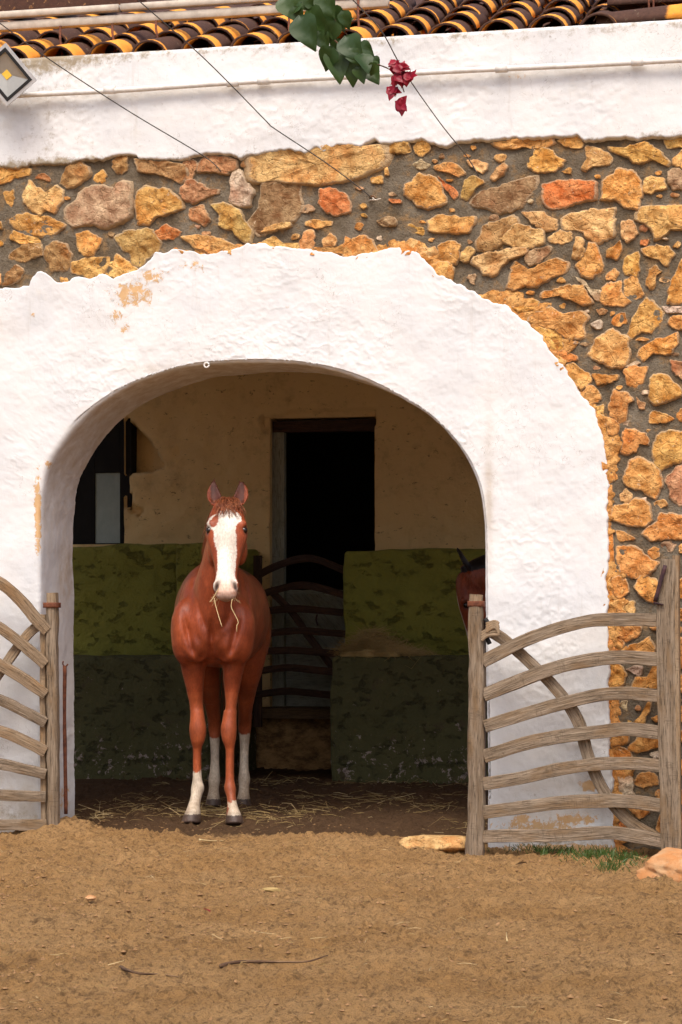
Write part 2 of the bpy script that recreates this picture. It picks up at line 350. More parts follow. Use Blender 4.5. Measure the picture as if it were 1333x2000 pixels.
M = dict(
    plaster=m_plaster(), mortar=m_mortar(), stone=m_stone(), ground=m_ground(), tan=m_tan(), tile=m_tile(), horse=m_horse(),
    wood=m_wood('weathered_wood', (0.165, 0.117, 0.074), (0.32, 0.245, 0.170), (0.21, 0.135, 0.072)),
    wood_warm=m_wood('tan_weathered_wood', (0.23, 0.155, 0.09), (0.34, 0.25, 0.16), (0.29, 0.175, 0.085)),
    wood_dark=m_wood('dark_wood', (0.035, 0.018, 0.012), (0.07, 0.035, 0.02), (0.09, 0.04, 0.02), 0.6),
    wood_sill=m_wood('brown_sill_wood', (0.13, 0.08, 0.045), (0.2, 0.12, 0.06), (0.12, 0.07, 0.04)),
    door_paint=m_wood('grey_green_door_paint', (0.28, 0.285, 0.23), (0.34, 0.345, 0.285), (0.24, 0.24, 0.185), 0.6),
    green_hi=m_green('olive_green_limewash', (0.27, 0.25, 0.036), (0.17, 0.17, 0.026), False),
    green_lo=m_green('dark_green_trough_paint', (0.070, 0.070, 0.026), (0.105, 0.094, 0.030), True),
    rust=m_simple('rusty_iron', (0.10, 0.035, 0.02), (0.22, 0.075, 0.035), 40, 0.8, 0.6, Metallic=0.3),
    iron=m_simple('dark_iron', (0.03, 0.016, 0.02), (0.07, 0.03, 0.03), 40, 0.6, 0.4, Metallic=0.4),
    black=m_simple('painted_dark', (0.008, 0.007, 0.006), (0.014, 0.012, 0.01), 6, 0.95, 0.2),  # near-black colour for the unlit rooms' darkness, also on the window frame
    alu=m_simple('weathered_aluminium', (0.40, 0.34, 0.27), (0.56, 0.49, 0.40), 14, 0.6, 0.1, Metallic=0.1),
    housing=m_simple('grey_metal_housing', (0.5, 0.5, 0.5), (0.6, 0.6, 0.6), 14, 0.4, 0.05, Metallic=0.4),
    blackp=m_simple('black_rubber', (0.012, 0.012, 0.012), (0.02, 0.02, 0.02), 14, 0.5, 0.05),
    refl=m_simple('reflector', (0.42, 0.41, 0.38), (0.5, 0.49, 0.45), 10, 0.35, 0.02, Metallic=0.7),
    chip=m_simple('yellow_led_chip', (0.85, 0.50, 0.05), (0.9, 0.58, 0.08), 30, 0.5, 0.05),
    pipe=m_simple('white_painted_pipe', (0.62, 0.58, 0.52), (0.76, 0.73, 0.68), 25, 0.6, 0.2),
    cable=m_simple('grey_wire', (0.06, 0.055, 0.05), (0.10, 0.09, 0.08), 30, 0.5, 0.1),
    straw=m_simple('straw', (0.46, 0.33, 0.15), (0.62, 0.47, 0.24), 4, 0.7, 0.1),
    hay=m_simple('brown_hay', (0.27, 0.18, 0.062), (0.44, 0.31, 0.125), 5, 0.8, 0.1),
    clod=m_simple('earth_clods', (0.17, 0.092, 0.038), (0.30, 0.17, 0.074), 6, 0.95, 0.5),
    twig=m_wood('twig_bark', (0.09, 0.05, 0.03), (0.16, 0.09, 0.05), (0.3, 0.19, 0.1)),
    grass=m_leaf('grass_blade', (0.03, 0.07, 0.010), (0.08, 0.13, 0.02), 0.25),
    leaf=m_leaf('vine_leaf', (0.022, 0.052, 0.012), (0.06, 0.105, 0.02), 0.3),
    bract=m_leaf('crimson_bract', (0.22, 0.004, 0.016), (0.36, 0.007, 0.026), 0.3),
    hair=m_simple('chestnut_hair', (0.14, 0.034, 0.012), (0.27, 0.085, 0.03), 25, 0.5, 0.2),
    tiecord=m_simple('black_tie', (0.015, 0.015, 0.015), (0.03, 0.03, 0.03), 30, 0.7, 0.3),
)
g = G('horse_eye', 0.08, 0.6); g.b.inputs['Base Color'].default_value = (0.012, 0.007, 0.005, 1); M['eye'] = g.m
g = G('dusty_glass', 0.25, 0.5); M['glass'] = g.out(g.mix(g.noise(g.map(g.obj(), (2, 1, 1)), 9, 6, 0.7), (0.16, 0.20, 0.18), (0.30, 0.35, 0.31)))
g = G('lamp_glass', 0.05, 0.5); g.b.inputs['Transmission Weight'].default_value = 1.0; g.b.inputs['Base Color'].default_value = (0.95, 0.97, 0.95, 1); M['lglass'] = g.m
g = G('orange_boulder', 0.9, 0.2); o_ = g.obj()
cc = g.mix(g.ramp(g.noise(o_, 7, 5, 0.65), 0.35, 0.65), (0.46, 0.20, 0.07), (0.50, 0.31, 0.16))
cc = g.mix(g.math('MULTIPLY', g.ramp(g.noise(o_, 26, 5, 0.75), 0.58, 0.72), 0.7), cc, (0.22, 0.06, 0.025))
M['boulder'] = g.out(cc, g.bump(g.noise(o_, 20, 6, 0.7), 0.7, 0.015))

# ------------------------------------------------------------------ ground
def gh(X, Y):
    X = np.asarray(X, float); Y = np.asarray(Y, float)
    ins = sstep(0.25, 0.6, Y)
    z = -0.035 * (1 - ins) + ins * (0.0 + 0.05 * sstep(1.6, 3.2, Y))
    z = z - 0.035 * sstep(0.2, 0.9, X) * np.exp(-((Y + 0.25) / 0.7) ** 2)
    z = z + 0.065 * np.exp(-(((X + 1.50) / 0.16) ** 2 + ((Y + 0.02) / 0.28) ** 2))
    z = z + 0.025 * np.exp(-(((X + 1.2) / 0.4) ** 2 + ((Y + 0.1) / 0.22) ** 2)) + 0.008 * np.exp(-(((X + 0.2) / 0.6) ** 2 + ((Y - 0.12) / 0.16) ** 2))
    return z
def ground_z(X, Y):
    X = np.asarray(X, float); Y = np.asarray(Y, float); p = np.stack([X, Y, 0 * X], -1)
    z = gh(X, Y) + 0.020 * fbm(p, 1.7, 3, 5) + 0.016 * fbm(p, 5, 3, 9) + 0.015 * fbm(p, 16, 3, 12)
    return z
hoof = [(rng.uniform(-2, 2.3), rng.uniform(-5.5, -0.3), rng.uniform(0.05, 0.09), rng.uniform(0, 6)) for _ in range(70)]
gx = np.r_[-45, -25, -12, -7, -4.5, -3, np.arange(-2.3, 2.35, 0.0135), 3, 4.5, 7, 12, 25, 45]
gy = np.r_[-45, -28, -18, -12, -9, -7.3, np.arange(-6.2, 1.0, 0.0145), np.arange(1.0, 3.6, 0.03), 4.2, 5.0, 7.0]
A, B = np.meshgrid(gx, gy, indexing='ij'); Pz = ground_z(A, B)
for hx, hy, hr, ha in hoof:
    r2 = np.hypot((A - hx), (B - hy) * 0.8); k = r2 / hr
    Pz += np.where(k < 2, -0.026 * np.exp(-k ** 4) + 0.013 * np.exp(-((k - 1.25) / 0.3) ** 2), 0)
pp = np.stack([A, B, 0 * A], -1)
near = (abs(A) < 2.6) & (B > -6.5)
cl = fbm(pp, 36, 3, 31); Pz = Pz + near * (0.034 * np.maximum(cl - 0.02, 0) + 0.010 * fbm(pp, 60, 2, 44))
Pz = np.where((A > 45.1), 0, Pz)
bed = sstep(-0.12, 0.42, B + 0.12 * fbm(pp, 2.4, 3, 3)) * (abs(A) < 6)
gv = np.stack([A, B, Pz], -1).reshape(-1, 3)
Gz = Pz.copy()
def ground_z(X, Y):
    X = np.asarray(X, float); Y = np.asarray(Y, float); i = np.clip(np.searchsorted(gx, X) - 1, 0, len(gx) - 2); j = np.clip(np.searchsorted(gy, Y) - 1, 0, len(gy) - 2)
    u = (X - gx[i]) / (gx[i + 1] - gx[i]); v = (Y - gy[j]) / (gy[j + 1] - gy[j])
    return Gz[i, j] * (1 - u) * (1 - v) + Gz[i + 1, j] * u * (1 - v) + Gz[i, j + 1] * (1 - u) * v + Gz[i + 1, j + 1] * u * v
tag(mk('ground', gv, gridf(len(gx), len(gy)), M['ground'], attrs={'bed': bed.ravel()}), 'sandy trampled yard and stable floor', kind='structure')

# ------------------------------------------------------------------ the stable building
stable = empty('stable_building', (0, 0, 0), 'rustic stable with whitewashed round arch in an orange rubble wall', 'stable')
ARCH = [(85, 1700), (83, 1400), (82, 1160), (82, 1060), (83, 1000), (87, 950), (99, 908), (135, 852), (182, 803), (240, 763), (300, 737), (370, 717), (450, 709),
        (540, 708), (620, 716), (700, 738), (780, 775), (850, 822), (903, 880), (934, 940), (946, 1000), (950, 1100), (951, 1300), (953, 1500), (956, 1700)]
seg = [  # (inner pixels, outer pixels) pairs from the left jamb over the crown to the right jamb
    (ARCH[0:5], [(-420, 1700), (-420, 820)]),
    (ARCH[4:7], [(-420, 820), (-420, 574)]),
    (ARCH[6:9], [(-420, 574), (-300, 566), (-150, 572), (-60, 560), (0, 563)]),
    (ARCH[8:11], [(0, 563), (30, 566), (60, 560), (68, 544), (78, 533), (92, 537), (104, 546), (118, 558), (138, 556), (152, 544), (180, 546), (204, 538)]),
    (ARCH[10:13], [(204, 538), (226, 547), (250, 537), (276, 525), (296, 510), (306, 494), (322, 500), (345, 488), (380, 492), (396, 500)]),
    (ARCH[12:14], [(396, 500), (415, 502), (440, 496), (462, 488), (488, 482), (512, 479), (538, 487), (560, 484)]),
    (ARCH[13:15], [(560, 484), (600, 492), (650, 497), (676, 508), (706, 500)]),
    (ARCH[14:16], [(706, 500), (738, 496), (766, 485), (786, 491), (812, 499)]),
    (ARCH[15:17], [(812, 499), (828, 512), (842, 524), (857, 540), (880, 553), (908, 566)]),
    (ARCH[16:18], [(908, 566), (948, 585), (986, 598), (996, 613), (1034, 633), (1059, 664)]),
    (ARCH[17:19], [(1059, 664), (1079, 692), (1098, 714), (1110, 737), (1140, 778)]),
    (ARCH[18:21], [(1140, 778), (1157, 795), (1167, 820), (1177, 856), (1184, 895), (1187, 947), (1185, 992)]),
    (ARCH[20:22], [(1185, 992), (1187, 1057), (1185, 1130)]),
    (ARCH[21:], [(1185, 1130), (1187, 1200), (1189, 1300), (1190, 1450), (1193, 1500), (1196, 1560), (1198, 1700)]),
]
inn, outr = [], []
ai = spline(ARCH, 900)                      # smooth inner edge
def nearest(p): return int(np.argmin(np.hypot(ai[:, 0] - p[0], ai[:, 1] - p[1])))
for a, b in seg:
    i0, i1 = nearest(a[0]), nearest(a[-1])
    La = np.linalg.norm(np.diff(ai[i0:i1 + 1], axis=0), axis=1).sum(); Lb = np.linalg.norm(np.diff(np.array(b, float), axis=0), axis=1).sum()
    n = int(max(La, Lb) / 3.2) + 2
    inn.append(resample(ai[i0:i1 + 1], n)[:-1]); outr.append(resample(b, n)[:-1])
inn = np.vstack(inn); outr = np.vstack(outr)
UV = np.vectorize(lambda x, y: tuple(U(x, y, 0.0)), otypes=[float] * 3)
def to_wall(P, Y=0.0):
    P = np.asarray(P, float); return np.stack([U(a, b, Y) for a, b in P])
I3 = to_wall(inn); O3 = to_wall(outr)
jag = fbm(O3, 30, 4, 77) * 0.013 + fbm(O3, 9, 2, 78) * 0.01
dv = O3 - I3; dn = dv / np.linalg.norm(dv, axis=1)[:, None]; O3 = O3 + dn * jag[:, None]
nv = 120; tt = np.linspace(0, 1, nv) ** 1.0
face = I3[:, None] * (1 - tt)[None, :, None] + O3[:, None] * tt[None, :, None]; face[..., 1] = -0.028
# rounded arris and reveal (towards +Y) before the face; lip towards the mortar after it
cen = np.array([I3[:, 0].mean(), 0, 1.2]); inward = -dn.copy()
tan_ = np.gradient(I3, axis=0); tan_ /= np.linalg.norm(tan_, axis=1)[:, None]
nrm = np.stack([tan_[:, 2], 0 * tan_[:, 0], -tan_[:, 0]], 1)                 # points into the opening (path runs clockwise)
nrm *= np.sign(((np.array([-0.35, 0, 1.0]) - I3) * nrm).sum(1))[:, None]
ys = np.r_[np.linspace(0.50, 0.03, 44)]
rev = np.repeat(I3[:, None], len(ys), 1); rev[..., 1] = ys[None]
rr = 0.022
arc = []
for a in np.linspace(0.15, 0.9, 6) * math.pi / 2:
    q = I3 - nrm * (rr * (1 - math.cos(a)))[..., None] if np.ndim(a) else I3 - nrm * (rr * (1 - math.cos(a)))
    q = q.copy(); q[:, 1] = -0.028 + rr * (1 - math.sin(a)); arc.append(q)
arc = np.stack(arc, 1)
lip = np.stack([O3 + dn * k[0] + np.array([0, k[1], 0]) for k in ((0.004, -0.024), (0.008, -0.012), (0.009, 0.02))], 1)
S = np.concatenate([rev, arc, face[:, 2:], lip], 1)
nS = S.shape[1]
# displacement
faceN = np.zeros_like(S); nr_, na_ = len(ys), 6
faceN[:, :nr_] = nrm[:, None]
for k in range(na_): w_ = (k + 1) / (na_ + 1); faceN[:, nr_ + k] = nrm * (1 - w_) + np.array([0, -1, 0]) * w_
faceN[:, nr_ + na_:] = (0, -1, 0)
def lumps(P, seed):
    a = 0.010 * fbm(P, 2.6, 3, seed) + 0.003 * fbm(P, 9, 3, seed + 3)
    b = 1 - abs(fbm(P * np.array([1, 1, 1.3]), 15, 3, seed + 9)); c = fbm(P, 38, 3, seed + 20)
    return a + 0.0026 * (np.clip(b, 0, 1) ** 6) * np.clip(0.3 + 2.6 * fbm(P, 2.1, 2, seed + 31), 0, 1.6) + 0.0015 * c
dis = lumps(S, 100)
dis[:, -3:] *= 0.4
S = S + faceN * dis[..., None]
ax_, ay_ = PX(S.reshape(-1, 3))
def blobs(x, y, L):
    r = np.zeros_like(x)
    for cx, cy, rx, ry, s in L: r = np.maximum(r, s * np.exp(-(((x - cx) / rx) ** 2 + ((y - cy) / ry) ** 2)))
    return r
peel = blobs(ax_, ay_, [(262, 575, 60, 38, .62), (300, 540, 40, 22, .55), (228, 615, 22, 16, .55), (380, 520, 50, 16, .45), (74, 1000, 9, 110, .75), (95, 905, 10, 16, .6), (215, 775, 50, 8, .4),
    (240, 640, 30, 22, .4), (1152, 1535, 26, 14, .85), (1060, 1615, 130, 22, .62), (1120, 1600, 70, 20, .6), (1020, 1600, 20, 14, .8), (1110, 1600, 24, 12, .85), (960, 1000, 10, 120, .35),
    (125, 1560, 20, 40, .5), (30, 1660, 100, 30, .5), (560, 600, 8, 5, .4), (185, 700, 10, 5, .5), (65, 615, 6, 5, .6), (1100, 1660, 200, 14, .8)])
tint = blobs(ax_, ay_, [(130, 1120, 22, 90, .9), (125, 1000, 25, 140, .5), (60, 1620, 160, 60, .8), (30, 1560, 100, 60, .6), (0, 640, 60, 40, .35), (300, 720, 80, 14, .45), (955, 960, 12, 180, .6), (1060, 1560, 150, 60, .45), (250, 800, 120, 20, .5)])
dirt = blobs(ax_, ay_, [(30, 1590, 120, 30, .6), (1060, 1640, 160, 22, .7), (120, 1580, 20, 30, .5)])
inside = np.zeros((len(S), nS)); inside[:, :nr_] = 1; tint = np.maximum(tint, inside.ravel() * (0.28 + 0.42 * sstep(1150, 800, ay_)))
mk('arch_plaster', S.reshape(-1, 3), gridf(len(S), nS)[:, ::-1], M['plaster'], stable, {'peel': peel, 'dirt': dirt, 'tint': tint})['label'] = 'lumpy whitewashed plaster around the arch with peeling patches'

# upper plaster band
low = [(-420, 338), (-200, 330), (-60, 332), (0, 326), (33, 328), (58, 326), (61, 321), (125, 321), (165, 314), (204, 312), (224, 304), (268, 301), (274, 310), (335, 313), (356, 312), (404, 302), (455, 303), (473, 311),
       (493, 304), (521, 301), (552, 292), (575, 294), (600, 301), (618, 288), (636, 297), (659, 284), (685, 284), (706, 287), (721, 278), (734, 271), (747, 282), (775, 279), (826, 273), (841, 278), (874, 288),
       (895, 278), (928, 275), (1000, 271), (1077, 270), (1128, 265), (1143, 275), (1159, 277), (1187, 271), (1222, 269), (1248, 275), (1271, 268), (1300, 270), (1333, 266), (1420, 270), (1600, 262), (1800, 262)]
L3 = to_wall(resample(low, 760)); L3[:, 2] += 0.010 * fbm(L3, 34, 4, 55)
ZT = 4.10
nb = 66; tb = np.linspace(0, 1, nb)
bandv = np.repeat(L3[:, None], nb, 1); bandv[..., 2] = L3[:, None, 2] * (1 - tb) + ZT * tb; bandv[..., 1] = -0.034
bandv = bandv + np.array([0, -1, 0]) * lumps(bandv, 300)[..., None]
lipb = np.stack([L3 + np.array([0, y, z]) for y, z in ((0.02, -0.010), (-0.012, -0.009), (-0.027, -0.004))], 1)
capb = bandv[:, -1:] + np.array([0, 0.015, 0.014]); cap2 = bandv[:, -1:] + np.array([0, 0.16, 0.02])
bandv = np.concatenate([lipb, bandv, capb, cap2], 1)
bx_, by_ = PX(bandv.reshape(-1, 3)); bz = bandv[..., 2].ravel()
dirt = np.maximum(sstep(3.99, 4.10, bz) * 0.40, sstep(3.60, 3.54, bz) * 0.35) + 0.18 + 0.3 * np.exp(-((bx_ - 90) / 120) ** 2)
mk('upper_plaster_band', bandv.reshape(-1, 3), gridf(len(bandv), bandv.shape[1]), M['plaster'], stable,
   {'peel': blobs(bx_, by_, [(1010, 150, 60, 8, .35), (40, 330, 200, 8, .5)]), 'dirt': dirt, 'tint': 0 * dirt + 0.12})['label'] = 'whitewashed band under the eaves with mould specks'

# mortar core with the arch cut out
arch_w = to_wall(ARCH)
wx = np.arange(-5.9, 5.6, 0.021); wz = np.arange(-0.3, 4.1, 0.021)
A, B = np.meshgrid(wx, wz, indexing='ij'); Pm = np.stack([A, 0 * A, B], -1)
Pm[..., 1] = -(0.014 * fbm(Pm, 3, 3, 400) + 0.011 * fbm(Pm, 11, 3, 410) + 0.003 * fbm(Pm, 40, 2, 420))
fq = gridf(len(wx), len(wz)); cx_ = A.ravel()[fq].mean(1); cz_ = B.ravel()[fq].mean(1)
cc = arch_w[:, [0, 2]]; ctr = np.array([-0.35, 1.0]); big = ctr + (cc - ctr) * 1.02; big[0] = (cc[0][0] - .03, -0.5); big[-1] = (cc[-1][0] + .03, -0.5)
keep = ~inpoly(cx_, cz_, big) & ~((cx_ > 2.5) & (cx_ < 4.9) & (cz_ < 2.5)) & ~((cx_ > -5.5) & (cx_ < -3.1) & (cz_ < 2.5))  # also cuts the unseen side openings, added to brighten the interior
front = mk('front_wall', Pm.reshape(-1, 3), fq[keep], M['mortar'], stable)
front['label'] = 'grey brown mortar of the rubble wall'
Pb = Pm.copy(); Pb[..., 1] = 0.495
mk('front_wall_inner_face', Pb.reshape(-1, 3), fq[keep][:, ::-1], M['plaster'], stable, {k_: 0 * A.ravel() for k_ in ('base', 'peel', 'dirt', 'tint')})

